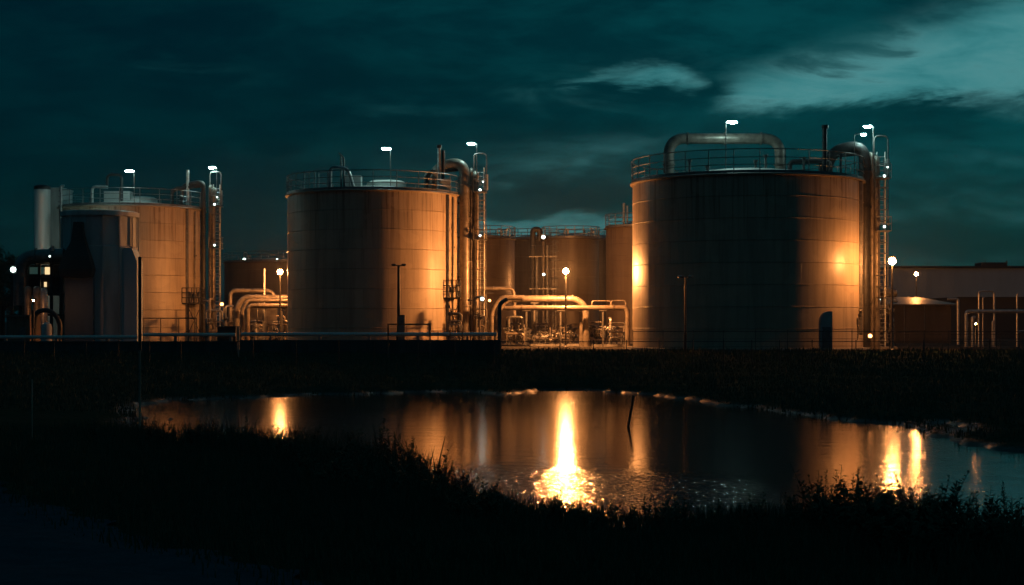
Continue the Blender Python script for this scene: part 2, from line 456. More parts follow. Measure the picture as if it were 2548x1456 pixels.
# roof furniture of the right tank (fixed to the tank)
cR = TR['c']; zR = TR['h']
a0 = P(1664, 430, 109); a1 = P(1664, 345, 109); a2 = P(1941, 345, 109); a3 = P(1941, 430, 109); a0.z = zR+.7; a3.z = zR+.7
pipe_part(tR, [a0, a1, a2, a3], .37, 'arched_pipe', 'clad', 1.15, 20, flange_at(a0, a1, [.25])+flange_at(a3, a2, [0])[:0]+flange_at(a1, a2, [.17,.5,.83])+flange_at(a3, a2, [])+[(a3+Vector((0,0,.6)), (0,0,1))])
p1 = P(2052, 432, 106); pipe_part(tR, [(p1.x, p1.y, zR), P(2052, 316, 106), P(2056,316,106)], .16, 'vent_pipe', 'dark', .2)
m_ = MB(); q1 = P(2053, 316, 106); m_.cyl(q1+Vector((0,0,-.1)), q1+Vector((0,0,.12)), .24, 12); m_.build('vent_cap', 'dark', tR)
p1 = P(1965, 402, 108); p2 = P(2066, 402, 108); pipe_part(tR, [(p1.x, p1.y, zR+.6), p1, p2, (p2.x, p2.y, zR)], .17, 'header_pipe', 'dark', .4)
for (px_, h_) in ((1716,.9),(1760,.5),(1880,.9),(1905,1.25),(2000,1.1),(2092,1.3)):
    p1 = P(px_, 400, 106); m_ = MB(); m_.cyl((p1.x, p1.y, zR+.2), (p1.x, p1.y, zR+.3+h_), .09, 8); m_.cyl((p1.x, p1.y, zR+.3+h_), (p1.x, p1.y, zR+.42+h_), .17, 10); m_.build('roof_vent', 'steel', tR)
# middle tank
zM = TM['h']
p0 = P(822, 470, 117); pipe_part(tM, [(p0.x, p0.y, zM), P(822, 414, 117), P(866, 420, 117), (P(884,420,117).x, 117, zM)], .13, 'gooseneck_pipe', 'galv', .45)
for px_ in (849, 856):
    p0 = P(px_, 470, 119); pipe_part(tM, [(p0.x, p0.y, zM+.2), P(px_, 386+(px_-849), 119), P(px_-6, 380+(px_-849), 119)], .07, 'vent_pipe', 'steel', .2)
for px_, tp in ((1093, 368), (1103, 374)):
    p0 = P(px_, 470, 118); pipe_part(tM, [(p0.x, p0.y, zM+.2), P(px_, tp, 118)], .13, 'vent_stack', 'galv' if px_ == 1093 else 'dark')
m_ = MB(); q1 = P(1093, 366, 118); m_.cyl(q1-Vector((0,0,.1)), q1+Vector((0,0,.15)), .2, 10); m_.build('vent_cap', 'dark', tM)
for (a, b_, yy, tp) in ((757,783,119,428),(792,818,119,429)):
    p0 = P(a, 470, yy); p2 = P(b_, 470, yy); pipe_part(tM, [(p0.x, yy, zM), P(a, tp, yy), P(b_, tp-2, yy), (p2.x, yy, zM)], .06, 'roof_loop', 'galv', .2)
m_ = MB(); b0 = P(880, 455, 119); m_.box((b0.x-.6, 118.4, zM+.2), (b0.x+.6, 119.6, zM+1.45)); m_.build('roof_cabinet', 'roof', tM, False)
m_ = MB(); b0 = P(962, 458, 120); m_.lathe((b0.x, 120, zM+.55), [(1.5,0),(1.5,.45),(1.2,.6),(.01,.66)], 24); m_.build('roof_hatch', 'roof', tM)
m_ = MB(); b0 = P(1105, 455, 118); m_.box((b0.x-.25, 117.7, zM+.2), (b0.x+.5, 118.5, zM+1.1)); m_.build('roof_cabinet', 'roof', tM, False)
# left tank
zL = TL['h']
p0 = P(229, 512, 131); pipe_part(tL, [(p0.x, p0.y, zL-.0), P(229, 464, 131), P(268, 466, 131)], .13, 'gooseneck_pipe', 'galv', .4)
p0 = P(267, 480, 133); pipe_part(tL, [P(267,470,133), P(267, 435, 133), P(303, 435, 133), (P(303,435,133).x, 133, zL)], .12, 'vent_loop', 'dark', .4)
p0 = P(152, 520, 131); pipe_part(tL, [(p0.x, p0.y, zL-1.4), P(152, 462, 131), P(160, 462, 131)], .1, 'overflow_pipe', 'galv', .3)
m_ = MB(); p0 = P(467, 470, 134); m_.cyl((p0.x, 134, zL), P(467, 423, 134), .14, 10); m_.build('vent_stack', 'galv', tL)
m_ = MB(); b0 = P(298, 480, 134); m_.box((b0.x-1.2, 133.4, zL+.3), (b0.x+1.0, 134.6, zL+1.5)); m_.build('roof_cabinet', 'roof', tL, False)
m_ = MB(); b0 = P(350, 480, 135); m_.lathe((b0.x, 135, zL+.5), [(1.4,0),(1.4,.45),(1.1,.6),(.01,.66)], 24); m_.build('roof_hatch', 'roof', tL)

roof_lamp(1822, 304, 106, 430, 1806, 'cool white lamp on a slim mast over the arched roof pipe', 1.5, bz=zR)
roof_lamp(961, 370, 118, 430, 972, 'cool white lamp on a slim mast rising from the half orange tank', 1.2, bz=zM+.6)
roof_lamp(322, 426, 129.2, 512, 334, 'cool white lamp on a slim mast over the tank behind the silo', 1.3, bz=zL-.1)

# ------------------------------------------------------------------ side equipment of each main tank
def side_kit(T, desc, hook_px, lamp_px, py_plat, w=1.0, big=True, rmat='clad', sh=0.0):
    cx, cy = T['c']; r = T['r']; h = T['h']; ex = cx+r*.998; Y = cy-.6; ex0 = ex; ex += sh
    # thick riser with elbow onto the roof
    t = thing('riser_pipe', 'thick vertical pipe bending over the roof of '+desc, 'pipe', (ex+.42, Y-.5, 0), 'pipes up the tank sides')
    zt = h+2.55
    if big:
        pts = [(ex+.45, Y-.5, .0), (ex+.45, Y-.5, zt), (ex-1.7, Y-.1, zt-.35), (ex-2.2, Y, h+.4)]
        o = pipe_part(t, pts, .40, 'pipe', rmat, 1.2, 20, [((ex+.45, Y-.5, z), (0,0,1)) for z in (3.1, 6.4, 9.7, 12.2)])
    else:
        pts = [(ex+.22, Y-.5, .0), (ex+.22, Y-.5, zt-.2), (ex-1.6, Y-.2, zt-.5), (ex-1.8, Y, h+.4)]
        pipe_part(t, pts, .2, 'pipe', 'dark', .5, 14, [((ex+.22, Y-.5, z), (0,0,1)) for z in (4.1, 8.4, 12.0)])
    for z in (2.2, 5.2, 8.2, 10.8):
        m_ = MB(); m_.box((ex-.2, Y-.3, z), (ex+.3, Y+.1, z+.14)); m_.build('bracket', 'dark', t, False)
    # roof header pipe
    t = thing('roof_pipe', 'dark elbowed pipe lying low on the roof edge of '+desc, 'pipe', (ex-2.4, Y, h), 'roof edge pipes')
    pipe_part(t, [(ex-2.5, Y-.3, h+.1), (ex-2.5, Y-.3, h+1.75), (ex+.1, Y-.4, h+2.0)], .17, 'pipe', 'dark', .6, 12)
    # slimmer risers
    for k, (dx, rr, mt, zt2, ad) in enumerate(((.96, .13, 'clad', h+1.9, 'slim brown'), (1.30, .22, 'clad', h+1.6, 'pale medium'), (-.38-sh, .09, 'clad', h-.4, 'thin lit'))):
        x = ex+dx*w; yy = Y-.5 if dx > 0 else cy-math.sqrt(max(0, r*r-(x-cx)**2))-.22
        t = thing('riser_pipe', ad+' vertical pipe against the side of '+desc, 'pipe', (x, yy, 0), 'pipes up the tank sides')
        pipe_part(t, [(x, yy, 0), (x, yy, zt2), (x-.01, yy+(.5 if k < 2 else .2), zt2+.1)], rr, 'pipe', mt, rr*2, 12, [((x, yy, z), (0,0,1)) for z in (2.9, 5.9, 8.9)])
        for z in (4.4, 7.4):
            m_ = MB(); m_.box((x-rr-.04, yy-.02, z), (x+rr+.04, yy+.3, z+.1)); m_.build('clamp', 'dark', t, False)
    # cable tray on the shell
    x = ex0-.75; yy = cy-math.sqrt(max(0, r*r-(x-cx)**2))-.16
    t = thing('cable_tray', 'flat vertical cable tray fixed to the shell of '+desc, 'cable tray', (x, yy, 1.0), 'cable trays on the tanks')
    m_ = MB(); m_.box((x-.11, yy-.05, 1.0), (x+.11, yy+.03, h-.15)); m_.build('tray', 'dark', t, False)
    m_ = MB()
    for k in range(-1, 2): m_.cyl((x+k*.06, yy-.08, 1.1), (x+k*.06, yy-.08, h-.2), .022, 6)
    m_.build('cable', 'galv', t)
    # caged ladder
    lx = ex+1.63*w; ly = Y-.3
    t = thing('caged_ladder', 'tall caged ladder with small white lights beside '+desc, 'ladder', (lx, ly, 0), 'caged ladders')
    m_ = MB()
    for s_ in (-.28, .28): m_.cyl((lx+s_, ly, 0), (lx+s_, ly, h+2.1), .045, 8)
    m_.build('stile', 'white', t)
    m_ = MB(); z = .3
    while z < h+1.9: m_.cyl((lx-.28, ly, z), (lx+.28, ly, z), .02, 5); z += .3
    m_.build('rung', 'galv', t)
    m_ = MB(); z = 2.8
    while z < h+1.6: m_.ring((lx, ly-.35, z), .42, .025, 'z', 16, 4); z += .75
    for k in range(5):
        a = math.pi*(1.0+k/4); m_.cyl((lx+.42*math.cos(a), ly-.35+.42*math.sin(a), 2.8), (lx+.42*math.cos(a), ly-.35+.42*math.sin(a), h+1.5), .018, 4)
    m_.build('cage', 'steel', t)
    for z in (h-3.4, h+.2):
        m_ = MB(); m_.box((lx-.5, ly-.9, z), (lx+.5, ly+.5, z+.06)); 
        for sx in (-.5, .5):
            for sy in (-.9, -.2): m_.cyl((lx+sx, ly+sy, z), (lx+sx, ly+sy, z+1), .022, 5)
        for zz_ in (.5, 1): m_.tube([(lx-.5, ly+.4, z+zz_), (lx-.5, ly-.9, z+zz_), (lx+.5, ly-.9, z+zz_), (lx+.5, ly+.4, z+zz_)], .02, 5)
        m_.build('rest_platform', 'steel', t, False)
    # hooped vent
    hx = ex+2.1*w
    t = thing('hooped_vent', 'slim hooped vent pipe standing over the ladder of '+desc, 'pipe', (hx, ly, h), 'hooped vents')
    pipe_part(t, [(hx-.95, ly, h-.6), (hx-.95, ly, h+3.2), (hx, ly, h+3.2), (hx, ly, h+.5)], .05, 'pipe', 'steel', .35, 8)
    m_ = MB(); m_.cyl((hx, ly, h+.4), (hx, ly, h+1.6), .13, 10); m_.build('silencer', 'galv', t)
    # lights on the ladder
    for k, (dz, nm) in enumerate(((-9.3, 'lowest'), (-6.2, 'low'), (-3.1, 'middle'), (.35, 'upper'), (.95, 'top'))):
        if k < 2: continue
        small_lamp((lx+(.22 if k == 4 else .0), ly-.95, h+dz), nm+' small white light on the ladder of '+desc, (0, .35, 1.0, 1.4, .8)[k], .085 if k in (2, 3) else .065)
    # mast lamp at the ladder head
    p = P(lamp_px[0], lamp_px[1], Y)
    roof_lamp(lamp_px[0], lamp_px[1], Y-.6, 500, lamp_px[0]+14*w, 'cool white lamp above the ladder head of '+desc, 1.2, .3, bz=h-1)
    # access platform
    c0 = P(py_plat[0], py_plat[1], Y-2.2); c1 = P(py_plat[2], py_plat[3], Y-2.2)
    x0, x1, zp, zt3 = c0.x, c1.x, c1.z, c0.z; ya, yb = Y-3.0, Y-1.6
    t = thing('access_platform', 'railed steel platform on legs in front of '+desc, 'platform', ((x0+x1)/2, (ya+yb)/2, 0), 'access platforms')
    m_ = MB(); m_.box((x0, ya, zp), (x1, yb, zp+.1)); m_.build('deck', 'dark', t, False)
    m_ = MB()
    nposts = 5
    for k in range(nposts):
        x = x0+(x1-x0)*k/(nposts-1)
        for yy in (ya, yb): m_.cyl((x, yy, zp+.1), (x, yy, zt3), .03, 6)
    for l in (.35, .68, 1):
        z = zp+.1+(zt3-zp-.1)*l; m_.tube([(x0, yb, z), (x0, ya, z), (x1, ya, z), (x1, yb, z)], .03, 6)
    m_.build('guard_rail', 'dark', t)
    for x in (x0+.45, x1-.15):
        m_ = MB(); m_.box((x-.07, ya+.3, 0), (x+.07, ya+.44, zp)); m_.build('leg', 'dark', t, False)
    m_ = MB(); m_.tube([(x0+.45, ya+.37, .9), (x1-.15, ya+.37, zp-.3)], .03, 6); m_.tube([(x1-.15, ya+.37, .9), (x0+.45, ya+.37, zp-.3)], .03, 6); m_.build('brace', 'dark', t)
    # actuated valves standing on it
    for k in range(3):
        x = x0+(x1-x0)*(.28+.26*k); t = thing('actuator_valve', ('first', 'second', 'third')[k]+' upright valve on the platform of '+desc, 'valve', (x, ya+.7, zp+.1), 'valves on platforms')
        m_ = MB(); m_.lathe((x, ya+.7, zp+.1), [(.13,0),(.13,.08),(.06,.12),(.06,.4),(.16,.46),(.16,.8-.1*(k%2)),(.05,.95-.1*(k%2)),(.001,.96)], 12); m_.build('valve_body', 'dark', t)
        m_ = MB(); m_.ring((x, ya+.55, zp+.55), .12, .02, 'y', 12, 5); m_.build('handwheel', 'steel', t)
side_kit(TR, 'the tank with the arched pipe', None, (2159, 315), (2105, 684, 2140, 735), rmat='dark', sh=-.40)
side_kit(TM, 'the half orange tank', None, (1172, 358), (1102, 698, 1146, 744))
side_kit(TL, 'the tank behind the silo', None, (528, 417), (458, 717, 505, 757), .8, False)
roof_lamp(2149, 335, 107, 380, 2126, 'dimmer second white lamp just under the mast lamp of the largest tank', .5, .2, bz=zR)

# ------------------------------------------------------------------ valve manifolds
def manifold(px0, px1, ptop, Y, seed, label, mat='clad', nval=5, depth=2.2):
    rnd = random.Random(seed); a = P(px0, ptop, Y); b = P(px1, ptop, Y); x0, x1, zt = a.x, b.x, a.z
    t = thing('valve_manifold', label, 'valve manifold', ((x0+x1)/2, Y, 0), 'valve manifolds')
    m_ = MB(); m_.box((x0-.15, Y-.2, 0), (x1+.15, Y+depth+.1, .16)); m_.build('skid', 'conc', t, False)
    n = max(3, int((x1-x0)/.38)); cols = []
    for k in range(n):
        x = x0+(x1-x0)*(k+.5)/n+rnd.uniform(-.08, .08); y = Y+rnd.uniform(0, depth); z = zt*rnd.uniform(.55, 1.0); rr = rnd.choice((.04, .055, .08, .1))
        m_ = MB(); m_.tube(bend([(x, y, .16), (x, y, z), (x+rnd.uniform(-.7, .7), y+rnd.uniform(-.2, .5), z)], rr*2.5, 5), rr, 8)
        for q_ in range(2):
            zz_ = rnd.uniform(.4, z-.1); m_.cyl((x, y, zz_), (x, y, zz_+.07), rr*1.7, 10)
        m_.build('standpipe', rnd.choice((mat, mat, 'steel', 'galv')), t); cols.append((x, y, z, rr))
    for k in range(5):
        z = .35+(zt-.5)*(k+rnd.random()*.6)/5; y = Y+rnd.uniform(0, depth); rr = rnd.choice((.045, .06, .1))
        xa = x0+rnd.uniform(0, .3)*(x1-x0); xb = x1-rnd.uniform(0, .3)*(x1-x0)
        m_ = MB(); m_.tube(bend([(xa, y, max(.16, z-rnd.uniform(.2, .8))), (xa, y, z), (xb, y, z), (xb, y, max(.16, z-rnd.uniform(.2, 1)))], rr*2.5, 5), rr, 8)
        m_.build('header_pipe', rnd.choice((mat, 'steel')), t)
    for k in range(nval):
        x, y, z, rr = rnd.choice(cols); zz_ = rnd.uniform(.6, max(.7, z-.2)); y -= .02
        m_ = MB(); m_.ell((x, y, zz_), .15, .13, .14, 10, 6); m_.cyl((x, y, zz_), (x, y-.35, zz_), .035, 6); m_.cyl((x-.2, y, zz_), (x-.14, y, zz_), .13, 8); m_.cyl((x+.14, y, zz_), (x+.2, y, zz_), .13, 8)
        o = m_.build('valve', 'steel', t)
        m_ = MB(); m_.ring((x, y-.35, zz_), .15, .02, 'y', 12, 5); m_.tube([(x-.15, y-.35, zz_), (x+.15, y-.35, zz_)], .012, 4); m_.tube([(x, y-.35, zz_-.15), (x, y-.35, zz_+.15)], .012, 4); m_.build('handwheel', 'dark', o)
    return t
manifold(504, 556, 735, 127, 1, 'cluttered valve pipework at the foot of the ladder of the tank behind the silo')
manifold(560, 590, 752, 130, 2, 'narrow valve cluster just before the lit elbow pipes')
manifold(614, 655, 790, 127.5, 3, 'low valve pipework under the lit pipe bundle, nearer the silo')
manifold(662, 714, 785, 128, 4, 'low valve pipework under the lit pipe bundle, touching the half orange tank')
manifold(1112, 1150, 760, 113.5, 5, 'dark valve cluster below the railed platform of the half orange tank', 'steel')
manifold(1176, 1214, 710, 115, 6, 'tall valve pipework right under the ladder of the half orange tank')
manifold(1254, 1312, 776, 120, 7, 'dense valve pipework behind the downward end of the long pipe', nval=8)
manifold(1322, 1378, 792, 121, 8, 'low valve pipework under the middle of the thick elbowed pipe', nval=6)
manifold(1386, 1436, 800, 121, 9, 'lowest valve pipework under the end of the thick elbowed pipe', nval=6)
manifold(1462, 1508, 786, 119.5, 10, 'valve pipework below the small looped handrails', nval=6)
manifold(1514, 1562, 790, 119, 11, 'valve pipework crowded against the lit edge of the largest tank', nval=6)
manifold(2112, 2140, 748, 104.5, 12, 'dark valve cluster below the railed platform of the largest tank', 'dark', 4, 1.2)
manifold(2178, 2226, 738, 108, 13, 'valve pipework around the spiral stair by the largest tank', nval=7)
manifold(1262, 1440, 815, 125, 14, 'long low run of valves behind the other pipework between the tanks', nval=9)

# ------------------------------------------------------------------ elbowed pipes between tanks
def big_pipe(name, label, pix, Y, rpx, mat='clad', br=None, fl=(), posts=(), group='large pipes between the tanks', tail=None):
    pts = [P(x, y, Y) if len(p_) == 2 else P(x, y, p_[2]) for p_ in pix for (x, y) in [p_[:2]]]
    r = rpx/F*Y
    base = (pts[0].x, pts[0].y, max(0, min(p.z for p in pts)-.0))
    t = thing(name, label, 'pipe', base, group)
    fls = []
    for (i, ts) in fl: fls += flange_at(pts[i], pts[i+1], ts)
    pipe_part(t, pts, r, 'pipe', mat, br if br else r*3, 18, fls)
    for px_, pz in posts:
        x = (px_-CX)/F*Y; zt = EYE+(HY-pz)/F*Y
        m_ = MB(); m_.box((x-.06, Y-.06, 0), (x+.06, Y+.06, zt)); m_.box((x-.3, Y-.1, zt-.06), (x+.3, Y+.1, zt+.0)); m_.build('support', 'steel', t, False)
    return t
g0 = lambda Y: HY+EYE*F/Y
# left gap
big_pipe('elbowed_pipe', 'upper bright pipe with a rounded end, highest of the bundle beside the half orange tank', [(573, g0(131)), (573, 723), (676, 723), (686, 745)], 131, 5, 'clad', .5, [(1, [.3,.7])])
big_pipe('elbowed_pipe', 'thick elbowed pipe whose bend stands outermost in the lit bundle', [(589, g0(127.7)), (589, 765), (606, 741), (760, 741)], 127.7, 7.5, 'clad', 1.0, [(0, [.3,.9]), (2, [.2,.6])], [(655, 749), (700, 749)])
big_pipe('elbowed_pipe', 'elbowed pipe nested inside the thick bend of the lit bundle', [(602, g0(126.5)), (602, 770), (616, 748), (640, 748), (760, 748)], 126.5, 4.5, 'clad', .7)
big_pipe('elbowed_pipe', 'lower straight pipe of the lit bundle above the orange shed', [(616, g0(125.8)), (616, 761), (760, 761)], 125.8, 6, 'clad', .5, [(1, [.2,.6])], [(660, 767), (702, 767)])
t = thing('vent_mast', 'thin bright vertical tube standing behind the lit pipe bundle', 'pipe', (P(658,800,128).x, 128, 0))
m_ = MB(); m_.cyl((P(658,800,128).x, 128, 0), P(658, 668, 128), .07, 8); m_.build('tube', 'white', t)
# middle gap
big_pipe('elbowed_pipe', 'pale horizontal pipe leaving the ladder of the half orange tank, highest in the gap', [(1180, 718), (1276, 718), (1280, 740), (1280, g0(122))], 122, 4.5, 'clad', .5, [(0, [.5])])
big_pipe('elbowed_pipe', 'thick dark pipe rising then bending toward the middle of the gap', [(1222, g0(117.6)), (1222, 772), (1243, 741), (1300, 741)], 117.6, 6.5, 'clad', 1.1, [(0, [.35,.85])])
big_pipe('elbowed_pipe', 'thickest elbowed pipe arching across the gap between the two large tanks', [(1236, g0(119)), (1236, 775), (1258, 744), (1434, 744), (1458, 764), (1458, g0(119))], 119, 8.5, 'clad', 1.0, [(2, [.25,.6,.95])], [(1330, 753)])
big_pipe('elbowed_pipe', 'long straight pipe just below the thickest arching pipe', [(1254, 766), (1556, 766), (1562, 775), (1562, g0(117.9))], 117.9, 6.2, 'clad', .3, [(0, [.15,.4,.65,.9])], [(1310, 772), (1395, 772), (1500, 772)])
big_pipe('elbowed_pipe', 'bright vertical end pipe under the thickest arch', [(1446, 775), (1446, g0(121))], 121, 5, 'clad')
big_pipe('elbowed_pipe', 'dull upright pipe rising from the end of the pale front pipeline', [(1243, g0(100)+2), (1243, 756), (1262, 744)], 100, 5.2, 'steel', .5, [(0, [.3,.8])])
def loop_rail(px0, px1, ptop, pbot, Y, label):
    t = thing('pipe_loop', label, 'pipe', P(px0, pbot, Y), 'small pipe loops')
    pipe_part(t, [P(px0, pbot, Y), P(px0, ptop, Y), P(px1, ptop, Y), P(px1, pbot, Y)], .045, 'pipe', 'clad', .25, 8)
loop_rail(1473, 1520, 749, 762, 117.9, 'small squared loop on the long pipe, further from the largest tank')
loop_rail(1521, 1557, 748, 762, 117.9, 'small rounded loop at the end of the long pipe near the largest tank')

# spiral-like stair by right tank
sx, sy = P(2196, 800, 112).x, 112.0
t = thing('spiral_stair', 'spiral stair with bright treads and railed landings beside the largest tank', 'stair', (sx, sy, 0))
m_ = MB(); m_.cyl((sx, sy, 0), (sx, sy, 3.7), .1, 10); m_.build('column', 'steel', t)
for k in range(14):
    a = k*.55-2.2; z = .25+k*.23
    m_ = MB(); c1, s1 = math.cos(a), math.sin(a); c2, s2 = math.cos(a+.5), math.sin(a+.5)
    vs = [(sx+.08*c1, sy+.08*s1, z), (sx+.75*c1, sy+.75*s1, z), (sx+.75*c2, sy+.75*s2, z), (sx+.08*c2, sy+.08*s2, z)]
    m_.add(vs+[(x, y, z_+.05) for x, y, z_ in vs], [(3,2,1,0),(4,5,6,7),(0,1,5,4),(1,2,6,5),(2,3,7,6),(3,0,4,7)]); m_.build('tread', 'galv', t, False)
m_ = MB(); m_.tube([(sx+.78*math.cos(k*.275-2.2), sy+.78*math.sin(k*.275-2.2), 1.2+k*.115) for k in range(28)], .025, 6); m_.build('handrail', 'galv', t)
m_ = MB(); m_.box((sx-.8, sy-.8, 3.45), (sx+.8, sy+.8, 3.53)); m_.build('landing', 'steel', t, False)
t = thing('relief_drum', 'squat pale horizontal drum on the landing by the spiral stair', 'vessel', (sx+.25, sy-.2, 3.55))
m_ = MB(); m_.tube([(sx-.55, sy-.2, 3.9), (sx-.48, sy-.2, 3.9), (sx+.9, sy-.2, 3.9), (sx+.97, sy-.2, 3.9)], [.2,.3,.3,.2], 16); m_.build('drum', 'clad', t)
m_ = MB(); m_.box((sx-.3, sy-.4, 3.53), (sx-.2, sy, 3.64)); m_.box((sx+.6, sy-.4, 3.53), (sx+.7, sy, 3.64)); m_.build('saddle', 'dark', t, False)
small_lamp(P(2165, 836, 106), 'small warm light low at the foot of the dark riser', 1.2, .14, True)
small_lamp(P(2187, 745, 110), 'small white light among the pipes by the spiral stair', .8, .1)
small_lamp(P(1200, 744, 113), 'small white light low at the foot of the half orange tank ladder', 1.6, .13)
small_lamp(P(1218, 748, 112), 'small warm light beside the thick dark rising pipe', 1.2, .1, True)
small_lamp(P(552, 757, 126), 'small warm light at the ladder foot of the tank behind the silo', 1.2, .14, True)

# ------------------------------------------------------------------ back tanks
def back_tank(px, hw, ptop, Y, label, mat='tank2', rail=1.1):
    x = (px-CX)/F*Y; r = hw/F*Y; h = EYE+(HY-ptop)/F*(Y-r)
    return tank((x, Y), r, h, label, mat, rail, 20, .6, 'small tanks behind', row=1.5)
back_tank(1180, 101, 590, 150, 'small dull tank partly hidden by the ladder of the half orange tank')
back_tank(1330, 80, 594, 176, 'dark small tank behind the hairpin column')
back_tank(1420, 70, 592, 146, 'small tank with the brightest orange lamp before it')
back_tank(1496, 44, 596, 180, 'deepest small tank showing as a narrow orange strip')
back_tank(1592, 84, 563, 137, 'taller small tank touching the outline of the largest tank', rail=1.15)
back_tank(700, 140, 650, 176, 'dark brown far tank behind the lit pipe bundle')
p0 = P(1556, 530, 137); t = thing('vent_stack', 'pair of short vent stacks on the taller small tank', 'vent', (p0.x, 136, 9.9))
m_ = MB(); m_.cyl((p0.x-.2, 136, 9.9), (p0.x-.2, 136, P(0,505,136).z), .1, 8); m_.cyl((p0.x+.1, 136, 9.9), (p0.x+.1, 136, P(0,512,136).z), .07, 8); m_.build('stack', 'galv', t)
# small roof fittings on back tanks
rnd = random.Random(5)
for (a, b_, py, Y, ds) in ((1205, 1275, 588, 148, 'the dull back tank'), (1385, 1480, 590, 145, 'the back tank with the lamp'), (580, 710, 648, 172, 'the dark far tank')):
    t = thing('roof_pipework', 'thin vents and looped lines standing on '+ds, 'pipe', P((a+b_)/2, py, Y), 'roof pipework behind')
    for k in range(7):
        x = rnd.uniform(a, b_); hgt = rnd.uniform(6, 20); m_ = MB()
        pts = [P(x, py+6, Y), P(x, py-hgt, Y)]
        if k % 2: pts += [P(x+rnd.uniform(4, 10), py-hgt, Y), P(x+8, py+6, Y)]
        m_.tube(bend(pts, .15, 4), .05, 6); m_.build('vent_pipe', 'galv', t)
small_lamp(P(608, 646, 171), 'small white light on the rim of the dark far tank nearer the ladder', 1.6, .16)
small_lamp(P(690, 646, 171), 'small white light on the rim of the dark far tank near the half orange tank', 1.0, .12)
small_lamp(P(1352, 590, 138), 'white light at the top of the hairpin column', 1.8, .16)
small_lamp(P(1353, 683, 138), 'white light halfway down the hairpin column', 1.0, .12)

# hairpin column
xc = P(1326, 800, 140).x
t = thing('hairpin_column', 'tall dark hairpin pipe column with a ladder between the small tanks', 'column', (xc, 140, 0))
pipe_part(t, [(xc, 140, 0), P(1326, 571, 140), P(1343, 571, 140), P(1343, 600, 140)], .25, 'pipe', 'dark', .45, 14)
for px_, tp, mt in ((1352, 600, 'clad'), (1362, 610, 'steel'), (1336, 640, 'steel')):
    a = P(px_, tp, 139.5); m_ = MB(); m_.cyl((a.x, 139.5, 0), a, .14, 10); m_.build('side_pipe', mt, t)
m_ = MB(); xl = P(1376, 800, 139).x; xr = P(1383, 800, 139).x; zt = P(0, 598, 139).z
for x in (xl, xr): m_.cyl((x, 139, 0), (x, 139, zt), .03, 6)
z = .3
while z < zt: m_.cyl((xl, 139, z), (xr, 139, z), .02, 4); z += .35
z = 2.5
while z < zt: m_.ring(((xl+xr)/2, 138.7, z), .38, .02, 'z', 12, 4); z += .8
m_.build('ladder', 'steel', t)
for tp in (640, 720):
    a = P(1316, tp, 139.2); b_ = P(1386, tp, 139.2); m_ = MB(); m_.box((a.x, 138.8, a.z), (b_.x, 139.4, a.z+.08))
    for k in range(5):
        x = a.x+(b_.x-a.x)*k/4; m_.cyl((x, 138.8, a.z), (x, 138.8, a.z+1), .02, 5)
    m_.cyl((a.x, 138.8, a.z+1), (b_.x, 138.8, a.z+1), .02, 5); m_.build('platform', 'steel', t, False)

# ------------------------------------------------------------------ pipeline and kerb wall in front
def pipeline(px0, px1, py, Y, rpx, label, mat='white', up=None):
    a = P(px0, py, Y); b = P(px1, py, Y); r = rpx/F*Y
    t = thing('pipeline', label, 'pipe', (a.x, Y, gz(a.x, Y)), 'long pipeline in front of the tanks')
    m_ = MB(); m_.cyl(a, b, r, 16); m_.build('pipe', mat, t)
    n = int((b.x-a.x)/1.6)
    for k in range(n+1):
        x = a.x+.3+(b.x-a.x-.6)*k/max(1, n)
        m_ = MB()
        if k % 2 == 0:
            m_.cyl((x-.04, Y, a.z), (x+.04, Y, a.z), r*1.18, 14); m_.build('flange', mat, t)
        else:
            g = gz(x, Y); m_.box((x-.08, Y-.1, g-.1), (x+.08, Y+.1, a.z-r+.01)); m_.build('support', 'conc', t, False)
pipeline(-60, 342, 839, 100, 4.2, 'pale front pipeline running past the silo')
pipeline(356, 586, 833, 100.6, 4.2, 'pale front pipeline between the tall post and the short post')
pipeline(600, 1236, 832, 100, 4.6, 'pale front pipeline before the half orange tank')
def lowwall(px0, px1, ptop, Y, label):
    a = P(px0, ptop, Y); b = P(px1, ptop, Y); g = min(gz(a.x, Y), gz(b.x, Y))-.3
    t = thing('kerb_wall', label, 'wall', ((a.x+b.x)/2, Y, g), 'low retaining walls')
    m_ = MB(); m_.box((a.x, Y-.12, g), (b.x, Y+.12, a.z-.08)); m_.build('wall', 'darkconc', t, False)
    m_ = MB(); m_.box((a.x-.02, Y-.17, a.z-.08), (b.x+.02, Y+.17, a.z)); m_.build('coping', 'darkconc', t, False)
lowwall(-80, 590, 850, 98.6, 'low dark wall under the pale pipeline near the silo')
lowwall(598, 1244, 846, 98.6, 'low dark wall under the pale pipeline before the half orange tank')
t = thing('equipment_box', 'low dark box standing behind the pipeline beside the short post', 'box', P(566, 840, 102))
a = P(545, 814, 102); b_ = P(590, 840, 102); m_ = MB(); m_.box((a.x, 101.4, 0), (b_.x, 103, a.z)); m_.build('cabinet', 'dark', t, False)
m_ = MB(); m_.box((a.x-.05, 101.3, a.z+.002), (b_.x+.05, 103.1, a.z+.06)); m_.build('lid', 'dark', t, False)

